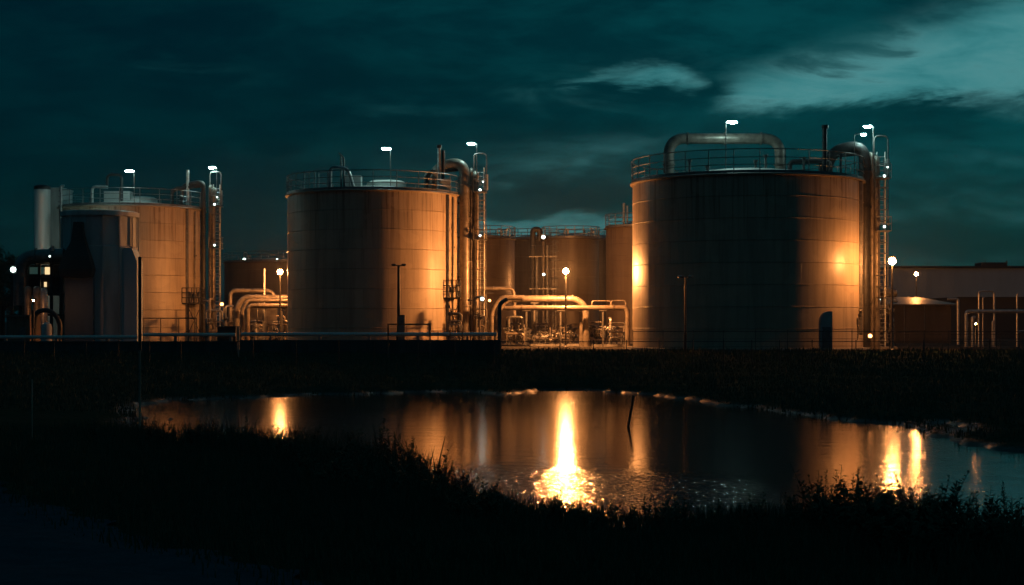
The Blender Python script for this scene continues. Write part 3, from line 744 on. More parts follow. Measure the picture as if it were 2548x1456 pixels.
# goalpost frame
t = thing('goalpost_barrier', 'thin rectangular steel frame standing before the half orange tank', 'frame', P(1018, 862, 97))
for px_ in (966, 1070):
    a = P(px_, 809, 97); g = gz(a.x, 97); m_ = MB(); m_.box((a.x-.05, 96.95, g-.1), (a.x+.05, 97.05, a.z)); m_.build('upright', 'brownp', t, False)
a = P(966, 809, 97); b_ = P(1070, 809, 97); m_ = MB(); m_.box((a.x-.05, 96.95, a.z+.001), (b_.x+.05, 97.05, a.z+.09)); m_.build('crossbar', 'brownp', t, False)
t = thing('handrail', 'low thin rail from the steel frame to the tank platform', 'rail', P(1110, 862, 99))
m_ = MB(); m_.cyl(P(1072, 824, 99), P(1150, 824, 99), .035, 6); m_.build('rail', 'brownp', t)
for px_ in (1090, 1120, 1150):
    a = P(px_, 824, 99); m_ = MB(); m_.cyl((a.x, 99, gz(a.x, 99)), a, .03, 6); m_.build('post', 'brownp', t)
t = thing('handrail', 'long thin rail crossing low before the tank behind the silo', 'rail', P(420, 862, 104))
m_ = MB(); m_.cyl(P(356, 792, 104), P(490, 792, 104), .04, 6); m_.build('rail', 'dark', t)
for px_ in (358, 400, 445, 489):
    a = P(px_, 792, 104); m_ = MB(); m_.cyl((a.x, 104, 0), a, .03, 6); m_.build('post', 'dark', t)

# twin-head unlit lamp posts
def twin_post(px, ptop, pbot, Y, label, glint=False, r=.09):
    a = P(px, ptop, Y); g = gz(a.x, Y)
    t = thing('twin_lamp_post', label, 'lamp post', (a.x, Y, g), 'unlit twin lamp posts')
    m_ = MB(); m_.tube([(a.x, Y, g), (a.x, Y, g+1.2), (a.x, Y, g+1.22), (a.x, Y, a.z)], [r*1.5, r*1.5, r, r*.8], 10); m_.build('pole', 'dark', t)
    m_ = MB(); m_.box((a.x-.38, Y-.04, a.z-.03), (a.x+.38, Y+.04, a.z+.03)); m_.build('crossarm', 'dark', t, False)
    for s_ in (-1, 1):
        m_ = MB(); m_.ell((a.x+s_*.33, Y, a.z+.06), .17, .13, .07, 12, 6); h_ = m_.build('lamp_head', 'dark' if not glint else 'galv', t)
        m_ = MB(); m_.box((a.x+s_*.33-.12, Y-.09, a.z-.04), (a.x+s_*.33+.12, Y+.09, a.z-.005)); m_.build('lens', 'clad', h_, False)
twin_post(992, 661, 830, 104, 'dark twin-headed lamp post in front of the half orange tank', r=.11)
twin_post(1705, 690, 870, 99, 'slimmer twin-headed lamp post in front of the largest tank', True, .06)
t = thing('control_cabinet', 'narrow dark cabinet at the foot of the lamp post before the half orange tank', 'cabinet', P(999, 862, 103.4))
a = P(990, 784, 103.4); b_ = P(1008, 830, 103.4); m_ = MB(); m_.box((a.x, 103.1, 0), (b_.x, 103.6, a.z)); m_.build('cabinet', 'dark', t, False)
m_ = MB(); m_.box((a.x+.04, 103.06, .3), (b_.x-.04, 103.097, a.z-.08)); m_.build('door', 'steel', t, False)
# arched dark cabinet by right tank
a = P(2039, 868, 100.3); b_ = P(2069, 868, 100.3); zt = P(0, 775, 100.3).z; g = gz(a.x, 100)
t = thing('arched_cabinet', 'tall dark cabinet with one rounded shoulder before the largest tank', 'cabinet', ((a.x+b_.x)/2, 100.3, g))
prof = [(a.x, g-.05), (a.x, zt-.75)]+[(a.x+.55-.55*math.cos(k*math.pi/16), zt-.75+.75*math.sin(k*math.pi/16)) for k in range(1, 9)]+[(b_.x, zt), (b_.x, g-.05)]
m_ = MB(); n = len(prof); m_.add([(x, 100.0, z) for x, z in prof]+[(x, 100.6, z) for x, z in prof], [tuple(range(n)), tuple(reversed(range(n, 2*n)))]+[(k, (k+1) % n+0, (k+1) % n+n, k+n)[::-1] for k in range(n)])
m_.build('body', 'roof', t, False)
m_ = MB(); m_.box((a.x+.1, 99.93, g+.2), (b_.x-.08, 99.997, zt-1.0)); o = m_.build('door', 'steel', t, False)
m_ = MB(); m_.cyl((b_.x-.16, 99.88, g+1.0), (b_.x-.16, 99.88, g+1.2), .02, 6); m_.build('handle', 'galv', o)
for z in (g+.4, g+1.3): m_ = MB(); m_.box((a.x+.06, 99.9, z), (a.x+.12, 99.928, z+.12)); m_.build('hinge', 'galv', o, False)

# posts in the foreground bank
def post(px, ptop, Y, w, label, mats=('dark', 'paletimber'), split=None, lean=0):
    a = P(px, ptop, Y); g = gz(a.x, Y)
    t = thing('marker_post', label, 'post', (a.x, Y, g), None)
    zs = a.z-(a.z-g)*(split or .45)
    m_ = MB(); m_.tube([(a.x, Y, g-.2), (a.x+lean*.5, Y, zs)], [w*.75, w*.7], 10); m_.build('lower_shaft', mats[1], t)
    m_ = MB(); m_.tube([(a.x+lean*.5, Y, zs+.002), (a.x+lean, Y, a.z), (a.x+lean, Y, a.z+.02)], [w, w, w*.5], 10); m_.build('upper_shaft', mats[0], t)
post(348, 640, 49, .052, 'tall thin dark post on the near bank crossing in front of the silo', split=.5)
post(593, 814, 97, .07, 'short thick post between two lengths of pale pipeline', ('paletimber', 'paletimber'))
post(80, 945, 46, .022, 'thin pale stake standing in the dark bank before the silo', ('paletimber', 'paletimber'))
post(82, 772, 103, .10, 'stout dark post rising above the pipeline near the small sheds', ('dark', 'brownp'))

# leaning stake in the pond + its base
a = P(1577, 975, 84); t = thing('leaning_stake', 'thin dark stake leaning at the far edge of the pond', 'stake', (a.x, 84, WATER-.3))
q0 = wp(1563, 1062); m_ = MB(); m_.tube([(q0[0], q0[1], WATER-.3), (q0[0], q0[1], WATER), P(1577, 984, q0[1]-.3)], [.05, .05, .035], 8); t.location = (q0[0], q0[1], WATER-.3); ROOTLOC[t.name] = Vector(t.location); m_.build('shaft', 'dark', t)

# ------------------------------------------------------------------ fences
def fence(pxs, ptop, Yf, label, wires=(1, .72, .45), rail=True, rp=.028):
    t = None; pts = []
    for px_ in pxs:
        Y = Yf(px_); a = P(px_, ptop, Y); pts.append((a.x, Y, a.z, gz(a.x, Y)))
    t = thing('wire_fence', label, 'fence', (pts[0][0], pts[0][1], pts[0][3]))
    for (x, y, z, g) in pts:
        m_ = MB(); m_.cyl((x, y, g-.1), (x, y, z+.1), rp, 6); m_.build('post', 'dark', t)
    for w in wires:
        m_ = MB()
        m_.tube([(x, y-.03, g+(z-g)*w) for x, y, z, g in pts], .022 if w == 1 else .009, 5); m_.build('wire', 'dark', t)
    return t
fence([-40, 60, 135, 215, 295, 372, 450, 526, 630, 737, 843, 931, 1040, 1131, 1230, 1319, 1393, 1477, 1559, 1640, 1724, 1801, 1871, 1940, 2021, 2130, 2214, 2298, 2394, 2463, 2536, 2620],
      850, lambda p: 93-.0005*(p-1274), 'long dark wire fence on the grassy bank above the pond', (1, .8, .6, .4, .2))
fence([1575, 1650, 1725, 1800, 1880, 1960, 2040, 2120, 2175, 2214, 2300, 2360, 2425, 2480, 2550, 2630], 825, lambda p: 98.4, 'taller wire fence close against the largest tank', (1, .66), rp=.02)
fence([2228, 2262, 2300, 2345, 2390, 2440, 2490, 2540, 2600], 832, lambda p: 112, 'rail fence before the dark sheds beyond the largest tank', (1, .6, .3))

# ------------------------------------------------------------------ left side: silo, column, ducts
sxc = P(249, 800, 119).x; syc = 119.0; sr = 93/F*119
t = thing('grain_silo', 'many-sided grey silo with dark hood standing before the orange lit tank', 'silo', (sxc, syc, 0))
zt = P(0, 522, 116.3).z; zm = P(0, 612, 116.3).z
m_ = MB(); m_.lathe((sxc, syc, 0), [(sr*1.0, 0), (sr*1.0, zm)], 14, .1); m_.build('lower_body', 'silo', t, False)
m_ = MB(); m_.lathe((sxc, syc, 0), [(sr*1.0, zm), (sr*.965, zm+.06), (sr*.965, zt-.4)], 14, .1); m_.build('upper_body', 'silo', t, False)
m_ = MB(); m_.lathe((sxc, syc, 0), [(sr*.96, zt-.4), (sr*1.03, zt-.38), (sr*1.03, zt-.05), (sr*.98, zt), (0.01, zt+.02)], 40); m_.build('top_ring', 'silo', t)
m_ = MB()
for k in range(14):
    a = .1+2*math.pi*k/14; x, y = sxc+sr*1.01*math.cos(a), syc+sr*1.01*math.sin(a)
    m_.box((x-.045, y-.045, 0), (x+.045, y+.045, zt-.42), a)
m_.build('corner_rib', 'silo', t, False)
# hood
yf = syc-sr-.35
def X(px, Y): return (px-CX)/F*Y
m_ = MB()
lv = [(552, 183, 204, .35), (600, 178, 212, .45), (640, 160, 226, .8), (668, 150, 234, .9), (672, 150, 234, .9), (690, 156, 230, .8)]
vs = []; fs = []
for (py, xa, xb, dp) in lv:
    z = P(0, py, yf).z; x0_, x1_ = X(xa, yf), X(xb, yf); vs += [(x0_, yf-dp+.3, z), (x1_, yf-dp+.3, z), (x1_, yf+.5, z), (x0_, yf+.5, z)]
for i in range(len(lv)-1):
    for j in range(4): fs.append(((i+1)*4+j, (i+1)*4+(j+1) % 4, i*4+(j+1) % 4, i*4+j))
fs += [(0,1,2,3), tuple(reversed([len(vs)-4+k for k in range(4)]))]
m_.add(vs, fs); m_.build('hood', 'darkwall', t, False)
m_ = MB(); m_.box((X(162, yf), yf-.1, 0), (X(232, yf), yf+.6, P(0, 691, yf).z)); m_.build('hopper_casing', 'bluegrey', t, False)
m_ = MB(); xa, xb = X(300, 117.5), X(343, 117.5); za = P(0, 618, 117.5).z
prof = [(xa, 0), (xb, 0), (xb, za-1.0), (xb-.35, za-.1), (xb-.45, za), (xa+.35, za), (xa, za-.35)]
n = len(prof); m_.add([(x, 117.2, z) for x, z in prof]+[(x, 119, z) for x, z in prof], [tuple(range(n)), tuple(reversed(range(n, 2*n)))]+[(k, k+n, (k+1) % n+n, (k+1) % n) for k in range(n)])
m_.build('side_cabinet', 'wall', t, False)
# white column
xw = X(105, 131); rw = 20/F*131
t = thing('white_column', 'tall plain white cylinder with a dark cap beyond the silo', 'column', (xw, 131, 0))
m_ = MB(); m_.cyl((xw, 131, 0), P(105, 472, 131), rw, 28); m_.build('shell', 'white', t)
m_ = MB(); q1 = P(105, 472, 131); m_.lathe((xw, 131, q1.z), [(rw*1.02, 0), (rw*1.02, .25), (rw*.7, .38), (.01, .4)], 24); m_.build('cap', 'dark', t)
roof_lamp(168, 545, 124, 600, 172, 'added white lamp, unseen behind the silo, lighting the white cylinder', 2.2, .2, bz=0)  # unseen lamp added to brighten the side of the white column
t = thing('service_block', 'flat pale rectangular block between the white cylinder and the silo', 'building', (X(142, 133), 133, 0))
m_ = MB(); m_.box((X(124, 133), 132, 0), (X(164, 133), 135, P(0, 474, 133).z)); m_.build('wall', 'silo', t, False)
m_ = MB(); m_.box((X(122, 133), 131.9, P(0, 474, 133).z+.002), (X(166, 133), 135.1, P(0, 471, 133).z+.05)); m_.build('parapet', 'silo', t, False)
# big duct
t = thing('air_duct', 'fat dark horizontal duct bending down beyond the silo', 'duct', (X(40, 116), 116, 0))
pipe_part(t, [P(52, 760, 116), P(52, 640, 116), P(160, 636, 116)], .52, 'duct', 'steel', 1.1, 20, flange_at(P(52, 640, 116), P(160, 636, 116), [.35, .7]))
pipe_part(t, [P(130, 625, 115.6), P(131, 612, 115.6)], .12, 'stub', 'galv')
m_ = MB(); m_.box((X(47, 116), 115.9, 0), (X(57, 116), 116.1, P(0, 760, 116).z)); m_.build('leg', 'dark', t, False)
# process frame
t = thing('steel_gantry', 'dark steel frame with lit windows under the fat duct', 'frame', (X(90, 117), 117, 0))
for px_ in (30, 62, 98, 128, 152):
    m_ = MB(); x = X(px_, 117); m_.box((x-.09, 116.9, 0), (x+.09, 117.1, P(0, 656, 117).z)); m_.build('leg', 'dark', t, False)
for py in (658, 690, 735, 786):
    m_ = MB(); z = P(0, py, 117).z; m_.box((X(26, 117), 116.85, z), (X(156, 117), 117.6, z+.14)); m_.build('beam', 'dark', t, False)
m_ = MB(); m_.box((X(64, 118.2), 117.7, P(0, 735, 118).z), (X(152, 118.2), 120, P(0, 660, 118).z)); m_.build('cabin', 'darkwall', t, False)
for (xa, xb, ya, yb, mt) in ((74, 110, 665, 682, 'greenwin'), (112, 125, 665, 683, 'warmwin'), (110, 116, 702, 714, 'warmwin')):
    m_ = MB(); m_.box((X(xa, 117.65), 117.62, P(0, yb, 117.65).z), (X(xb, 117.65), 117.68, P(0, ya, 117.65).z)); w_ = m_.build('window', mt, t, False)
small_lamp(P(33, 671, 114), 'white floodlight outermost beside the dark tree', 2.2, .2)
small_lamp(P(124, 638, 114.8), 'tiny white light on the fat duct', .8, .07)
for px_, tp, rr, mt, ds in ((70, 712, .26, 'clad', 'warm lit'), (92, 712, .30, 'clad', 'brown'), (109, 716, .28, 'galv', 'pale')):
    x = X(px_, 114); t = thing('process_vessel', ds+' upright vessel under the steel frame by the duct', 'vessel', (x, 114, 0), 'upright vessels by the frame')
    zt = P(0, tp, 114).z; m_ = MB(); m_.lathe((x, 114, 0), [(rr, .3), (rr, zt-.2), (rr*.7, zt-.05), (.01, zt)], 18); m_.build('vessel_body', mt, t)
    m_ = MB(); m_.cyl((x, 114, 0), (x, 114, .3), rr*.8, 14); m_.build('skirt', 'dark', t)
sodium_lamp(83, 748, 111.5, 'low orange lamp between the upright vessels', .006, r=.06)
sodium_lamp(150, 715, 120, 'orange lamp glimpsed in the slit beside the silo', .012, r=.08)
t = thing('pump_shed', 'small shed with an orange lit roof edge near the upright vessels', 'shed', (X(50, 109), 109, 0))
m_ = MB(); m_.box((X(22, 109), 108.5, 0), (X(80, 109), 111, P(0, 788, 109).z)); m_.build('wall', 'brownp', t, False)
m_ = MB(); m_.box((X(20, 109), 108.3, P(0, 788, 109).z+.002), (X(82, 109), 111.2, P(0, 784, 109).z)); m_.build('roof', 'clad', t, False)
m_ = MB(); m_.box((X(55, 109), 108.45, .1), (X(70, 109), 108.497, 1.5)); m_.build('door', 'steel', t, False)
x = X(116, 107); t = thing('small_vessel', 'short pale rounded vessel behind the pipeline near the sheds', 'vessel', (x, 107, 0))
m_ = MB(); m_.lathe((x, 107, 0), [(.36, .25), (.36, 1.5), (.3, 1.72), (.15, 1.82), (.01, 1.85)], 20); m_.build('vessel_body', 'silo', t)
for k in range(3):
    a = k*2.1; m_ = MB(); m_.cyl((x+.28*math.cos(a), 107+.28*math.sin(a), 0), (x+.28*math.cos(a), 107+.28*math.sin(a), .3), .04, 6); m_.build('leg', 'dark', t)
t = thing('hose_arch', 'thick dark arched hose beside the short pale vessel', 'hose', (X(85, 108), 107.5, 0))
pipe_part(t, [(X(88, 108), 107.5, 0), P(88, 775, 107.5), P(125, 770, 107.5), P(150, 800, 107.5), (X(152, 108), 107.5, 0)], .16, 'hose', 'dark', 1.0)
# orange shed behind left gap
t = thing('pump_shed', 'orange lit shed wall framed by the pipe bundle', 'shed', (X(632, 140), 141, 0))
m_ = MB(); m_.box((X(600, 140), 140, 0), (X(690, 140), 144, P(0, 766, 140).z)); m_.build('wall', 'clad', t, False)
m_ = MB(); m_.box((X(598, 140), 139.8, P(0, 766, 140).z+.002), (X(692, 140), 144.2, P(0, 763, 140).z)); m_.build('roof', 'steel', t, False)

# ------------------------------------------------------------------ right side buildings
t = thing('warehouse', 'long grey blue warehouse with dark roof edge beyond the lamps', 'building', (X(2400, 205), 206, 0))
m_ = MB(); m_.box((X(2222, 205), 205, 0), (X(2900, 205), 240, P(0, 668, 205).z)); m_.build('wall', 'wall', t, False)
m_ = MB(); m_.box((X(2220, 205), 204.7, P(0, 668, 205).z+.003), (X(2905, 205), 240.3, P(0, 662, 205).z)); m_.build('roof', 'roofdark', t, False)
m_ = MB()
for k in range(60):
    x = X(2226, 205)+k*.6; m_.box((x, 204.96, 3), (x+.08, 204.998, P(0, 670, 205).z))
m_.build('cladding_rib', 'wall', t, False)
m_ = MB(); m_.box((X(2442, 206), 206, P(0, 662, 206).z), (X(2505, 206), 209, P(0, 653, 206).z)); o = m_.build('roof_unit', 'roofdark', t, False)
m_ = MB(); m_.cyl(P(2505, 662, 206), P(2505, 648, 206), .1, 6); m_.cyl(P(2452, 662, 206), P(2452, 646, 206), .06, 6); m_.build('aerial', 'roofdark', t)
t = thing('dark_shed', 'long black shed in front of the grey warehouse', 'building', (X(2480, 175), 176, 0))
m_ = MB(); m_.box((X(2382, 175), 175, 0), (X(2900, 175), 190, P(0, 742, 175).z)); m_.build('wall', 'darkwall', t, False)
m_ = MB(); m_.box((X(2380, 175), 174.7, P(0, 742, 175).z+.003), (X(2905, 175), 190.3, P(0, 739, 175).z)); m_.build('roof', 'roofdark', t, False)
t = thing('flat_roof_building', 'low brown building with an orange lit flat roof beside the lamps', 'building', (X(2300, 138), 139, 0))
m_ = MB(); m_.box((X(2205, 138), 138, 0), (X(2366, 138), 150, P(0, 758, 138).z)); m_.build('wall', 'brownwall', t, False)
zr0, zr1 = P(0, 757, 138).z, P(0, 743, 150).z
m_ = MB(); xa, xb = X(2200, 138), X(2380, 138)
m_.add([(xa, 137.5, zr0), (xb, 137.5, zr0), (xb, 150.5, zr1+.15), (xa, 150.5, zr1+.15), (xa, 137.5, zr0-.1), (xb, 137.5, zr0-.1), (xb, 150.5, zr0-.1), (xa, 150.5, zr0-.1)],
       [(0,1,2,3),(4,7,6,5),(0,4,5,1),(1,5,6,2),(2,6,7,3),(3,7,4,0)]); m_.build('roof', 'clad', t, False)
m_ = MB()
for px_ in (2250, 2300): m_ = MB(); m_.box((X(px_, 137.9), 137.93, 0), (X(px_, 137.9)+.06, 137.997, zr0-.12)); m_.build('downpipe', 'steel', t, False)
t = thing('corner_pipe', 'pale right-angled pipe frame at the corner of the flat roofed building', 'frame', (X(2386, 128), 128, 0))
pipe_part(t, [P(2358, 744, 128), P(2384, 744, 128), (X(2384, 128), 128, 0)], .11, 'pipe', 'galv', .2)
# right pipes
def simple_pipe(pix, Y, r, label, mat='galv', br=.3):
    pts = [P(x, y, Y) for x, y in pix]; t = thing('bent_pipe', label, 'pipe', pts[0], 'pipes before the black shed')
    pipe_part(t, pts, r, 'pipe', mat, br, 10)
gb = g0(118)
simple_pipe([(2404, gb), (2404, 775), (2640, 775)], 118, .14, 'long pale horizontal pipe before the black shed, thickest there')
simple_pipe([(2436, gb), (2436, 724), (2474, 724), (2474, gb)], 118.6, .08, 'taller looped pipe standing behind the long pale pipe')
simple_pipe([(2446, gb), (2446, 740), (2450, 740)], 119.2, .05, 'thin straight pipe within the taller loop')
simple_pipe([(2420, gb), (2420, 790), (2426, 790)], 117.4, .12, 'short stout pipe under the long pale pipe')
simple_pipe([(2531, gb), (2531, 732), (2534, 732)], 119, .07, 'lone thin upright pipe farthest from the largest tank')
simple_pipe([(2470, gb), (2470, 800), (2476, 800)], 117.4, .08, 'short slim pipe under the looped pipe')
simple_pipe([(2530, 826), (2560, 822), (2640, 822)], 118, .07, 'low level thin pipe beside the lone upright')
sodium_lamp(2428, 806, 121, 'faint orange lamp low among the bent pipes', .006, r=.07)

# ------------------------------------------------------------------ vegetation
def leaf_mat(name, c1, c2):
    m, nt, b = new_mat(name); pos = geo_pos(nt)
    c = mixc(nt, sstep(nt, tex_noise(nt, pos, 1.5, 4), .35, .65), c1, c2)
    nt.links.new(c, b.inputs['Base Color']); b.inputs['Roughness'].default_value = .8; b.inputs['Specular IOR Level'].default_value = .05
    return m
M['grass'] = leaf_mat('grass_blades', (.055,.085,.05), (.085,.09,.055))
M['leaf'] = leaf_mat('dark_leaves', (.05,.08,.045), (.08,.085,.05))
M['bark'] = metal('bark', (.06,.05,.04), .9, 0, .5, 3, True, .5)
def blades(name, pts, hfun, wid, label, seed=0, mat='grass', fac=1):
    rs = np.random.RandomState(seed); n = len(pts)
    x, y = pts[:,0], pts[:,1]; z = ground(x, y); h = hfun(x, y)*rs.uniform(.5, 1.25, n)
    a = rs.uniform(0, 2*np.pi, n); w = wid*rs.uniform(.6, 1.4, n); bend_ = rs.uniform(-.35, .35, (n, 2))*h[:,None]
    dx, dy = np.cos(a)*w, np.sin(a)*w
    v = np.zeros((n, 5, 3))
    v[:,0] = np.stack([x-dx, y-dy, z-.03], 1); v[:,1] = np.stack([x+dx, y+dy, z-.03], 1)
    mx, my = x+bend_[:,0]*.35, y+bend_[:,1]*.35
    v[:,2] = np.stack([mx+dx*.7, my+dy*.7, z+h*.6], 1); v[:,3] = np.stack([mx-dx*.7, my-dy*.7, z+h*.6], 1)
    v[:,4] = np.stack([x+bend_[:,0], y+bend_[:,1], z+h], 1)
    me = bpy.data.meshes.new(name); base = np.arange(n)*5
    fs = [(b_, b_+1, b_+2, b_+3) for b_ in base.tolist()]+[(b_+3, b_+2, b_+4) for b_ in base.tolist()]
    me.from_pydata(v.reshape(-1, 3).tolist(), [], fs); me.materials.append(M[mat])
    o = bpy.data.objects.new(name, me); COL.objects.link(o); return tag(o, label, kind='stuff')
rs = np.random.RandomState(3)
def on_path(x, y):
    d = np.stack([x-A0.x, y-A0.y], 1); s = d@np.array([nor.x, nor.y])
    return np.abs(s-1.6) < 2.65-rs.uniform(0, 1, len(x))**2*1.1
# near bank grass
Yr = rs.uniform(9, 52, 120000); Xr = rs.uniform(-1, 1, 120000)*Yr*.36
sd0 = np.minimum(sdf(Xr, Yr, POND), sdf(Xr, Yr, POOL)); Yn = Yr
nearside = (sd0 > .15) & ((Yr < 36) | ((Xr < -3) & (Yr < 52))) & ~on_path(Xr, Yr)
cl = .5+.5*np.sin(Xr*1.3+2*np.sin(Yr*.5))*np.sin(Yr*.9+Xr*.4)
keep = nearside & (rs.uniform(0, 1, len(Xr)) < .35+.65*cl)
pts = np.stack([Xr[keep], Yr[keep]], 1)
def hn(x, y):
    px = CX+F*x/y
    s = sdf(x, y, POND)
    left = np.exp(-((px-1010)/170)**2)*.45+np.exp(-((px-560)/260)**2)*.42; right = 1/(1+np.exp(-(px-2080)/60))*.35
    edge = np.exp(-(s/4.0)**2)
    clump = .5+.5*np.sin(x*2.1+np.sin(y*1.3)*1.5)
    return .16+edge*(.22+(left+right)*(.5+clump*.8))+.10*clump
blades('grass', pts, hn, .012, 'dark tangled grass covering the near bank', 1)
# far bank grass
Yr = rs.uniform(44, 101, 90000); Xr = rs.uniform(-1, 1, 90000)*Yr*.37
s = np.minimum(sdf(Xr, Yr, POND), sdf(Xr, Yr, POOL)); keep = (s > -.1) & ((Yr > 62) | (Xr > 8))
keep &= rs.uniform(0, 1, len(Xr)) < np.clip((Yr-40)/55, .2, 1)
pts = np.stack([Xr[keep], Yr[keep]], 1)
blades('grass', pts, lambda x, y: .14+.12*(.5+.5*np.sin(x*.8+y))+.10*np.exp(-((y-96)/3)**2), .03, 'rough dark grass on the far bank below the fence', 2)

def weed(x, y, h, seed, label, group='tall weeds on the near bank', lean=0., spike=True, name='tall_weed'):
    rnd = random.Random(seed); g = gz(x, y); t = thing(name, label, 'plant', (x, y, g), group)
    m_ = MB(); lf = MB()
    ns = rnd.randint(3, 5)
    for k in range(ns):
        hh = h*rnd.uniform(.6, 1) if k else h; a = rnd.uniform(0, 6.28); ln = h*.16*(0 if k == 0 else 1)
        tip = Vector((x+ln*math.cos(a)+lean*hh, y+ln*math.sin(a), g+hh)); b0 = Vector((x+rnd.uniform(-.05, .05), y+rnd.uniform(-.05, .05), g-.05)); mid = b0.lerp(tip, .55)+Vector((rnd.uniform(-.04, .04), 0, 0))
        m_.tube([b0, mid, tip], [.010, .007, .003], 5)
        nl = int(hh*34)
        for i in range(nl):
            f = .18+.8*i/nl; p = b0.lerp(mid, f/.55) if f < .55 else mid.lerp(tip, (f-.55)/.45)
            aa = rnd.uniform(0, 6.28); L = .13*h*(1.25-f)*rnd.uniform(.7, 1.4)+.02; up = rnd.uniform(.2, 1.0)
            d = Vector((math.cos(aa), math.sin(aa), up)).normalized(); sd_ = Vector((-math.sin(aa), math.cos(aa), 0))*L*.16
            lf.add([p, p+d*L*.5+sd_, p+d*L, p+d*L*.5-sd_], [(0,1,2,3)])
        if spike:
            for i in range(16):
                p = tip+Vector((rnd.uniform(-.02, .02), rnd.uniform(-.02, .02), -.2*h*i/16)); aa = rnd.uniform(0, 6.28); d = Vector((math.cos(aa), math.sin(aa), .9))*.035
                sd_ = Vector((-math.sin(aa), math.cos(aa), 0))*.012; lf.add([p-sd_, p+d, p+sd_], [(0,1,2)])
    m_.build('stem', 'leaf', t, False); lf.build('leaves', 'leaf', t, False)
WL = [(945,1055,42,'tallest weed at the water edge where the orange reflection begins'),(982,1075,40,'slender tall weed beside the tallest weed at the water edge'),
      (905,1110,43,'weed at the darker side of the water edge tuft'),(1035,1120,38,'leafy weed leaning over the orange reflection'),(1062,1150,37,'shorter leafy weed in front of the orange reflection'),
      (1130,1172,34,'bushy weed beside the leaning dark stem'),(1165,1195,33.5,'low weed between the stem and the bright streak'),(760,1095,45,'loose weed near the narrow lamp reflection'),
      (735,1108,44,'small weed touching the narrow lamp reflection'),(2056,1172,31,'thick dark weed before the dull orange reflections'),(2100,1190,30.5,'weed among the dull orange reflections'),
      (2135,1165,31,'upright dark weed just before the brightest reflection'),(2180,1200,30,'bushy weed overlapping the brightest reflection'),(2335,1228,29,'dark weed past the brightest reflection'),
      (2362,1260,28,'pointed weed in front of the teal water'),(2430,1245,27,'thin weed standing in the teal water reflection'),(2495,1200,26,'tall branching weed before the teal water near the frame end'),
      (2530,1260,25,'broad weed closing the bank at the frame end'),(1300,1262,31.5,'low weed before the left flank of the bright streak'),(1385,1275,31,'small weed silhouetted by the bright streak'),
      (1520,1280,31,'small weed before the glittering water'),(1640,1285,30.5,'short weed at the end of the glittering water'),(2245,1270,29,'low weed under the brightest reflection')]
for i, (px_, py, Y, lb) in enumerate(WL):
    x = X(px_, Y); g = gz(x, Y); zt = P(0, py, Y).z
    weed(x, Y, max(.35, zt-g), 100+i, lb)
# undergrowth of mixed leafy plants along the near shore: nobody could count it
rnd = random.Random(77); st_ = MB()
for k in range(420):
    px_ = rnd.choice((rnd.uniform(340, 1250), rnd.uniform(1950, 2600), rnd.uniform(-20, 2600)))
    Yn_ = 28.0; 
    for q_ in range(60):
        Yn_ = rnd.uniform(22, 50); x = X(px_, Yn_); s_ = float(sdf(np.array([x]), np.array([Yn_]), POND)[0])
        if .1 < s_ < 3.2 and (Yn_ < 38 or px_ < 1000): break
    else: continue
    g = gz(x, Yn_); boost = math.exp(-((px_-980)/160)**2)*.55+math.exp(-((px_-600)/230)**2)*.35+(.45 if px_ > 2020 else 0)
    h_ = rnd.uniform(.22, .66)*(1+boost*1.7)
    for j in range(rnd.randint(2, 5)):
        a = rnd.uniform(0, 6.28); sp = h_*rnd.uniform(.1, .5); hh = h_*rnd.uniform(.6, 1.1)
        b0 = Vector((x, Yn_, g-.03)); tip = Vector((x+sp*math.cos(a), Yn_+sp*math.sin(a), g+hh)); mid = b0.lerp(tip, .5)+Vector((0, 0, hh*.1))
        st_.tube([b0, mid, tip], [.008, .006, .003], 4, cap=False)
        nl = int(12+hh*22)
        for i in range(nl):
            f = .15+.85*i/nl; p = b0.lerp(mid, f*2) if f < .5 else mid.lerp(tip, f*2-1)
            aa = rnd.uniform(0, 6.28); L = .11*(.6+h_)*rnd.uniform(.5, 1.5)*(1.3-f); d = Vector((math.cos(aa), math.sin(aa), rnd.uniform(-.1, .9))).normalized()
            sd_ = Vector((-math.sin(aa), math.cos(aa), .2))*L*rnd.uniform(.12, .3); st_.add([p, p+d*L*.5+sd_, p+d*L, p+d*L*.5-sd_], [(0,1,2,3)])
tag(st_.build('undergrowth', 'leaf', None, False), 'dark leafy undergrowth along the near shore of the pond', kind='stuff')
# leaning stem
a = wp(1083, 1235); 
t = thing('reed_stem', 'bare dark reed stem leaning across the orange reflection', 'plant', (a[0], 35.0, gz(a[0], 35.0)))
x0_ = X(1078, 35); m_ = MB(); m_.tube([(x0_, 35, gz(x0_, 35)-.1), P(1095, 1140, 35), P(1108, 1086, 35)], [.022, .018, .006], 6); m_.build('stem', 'leaf', t)
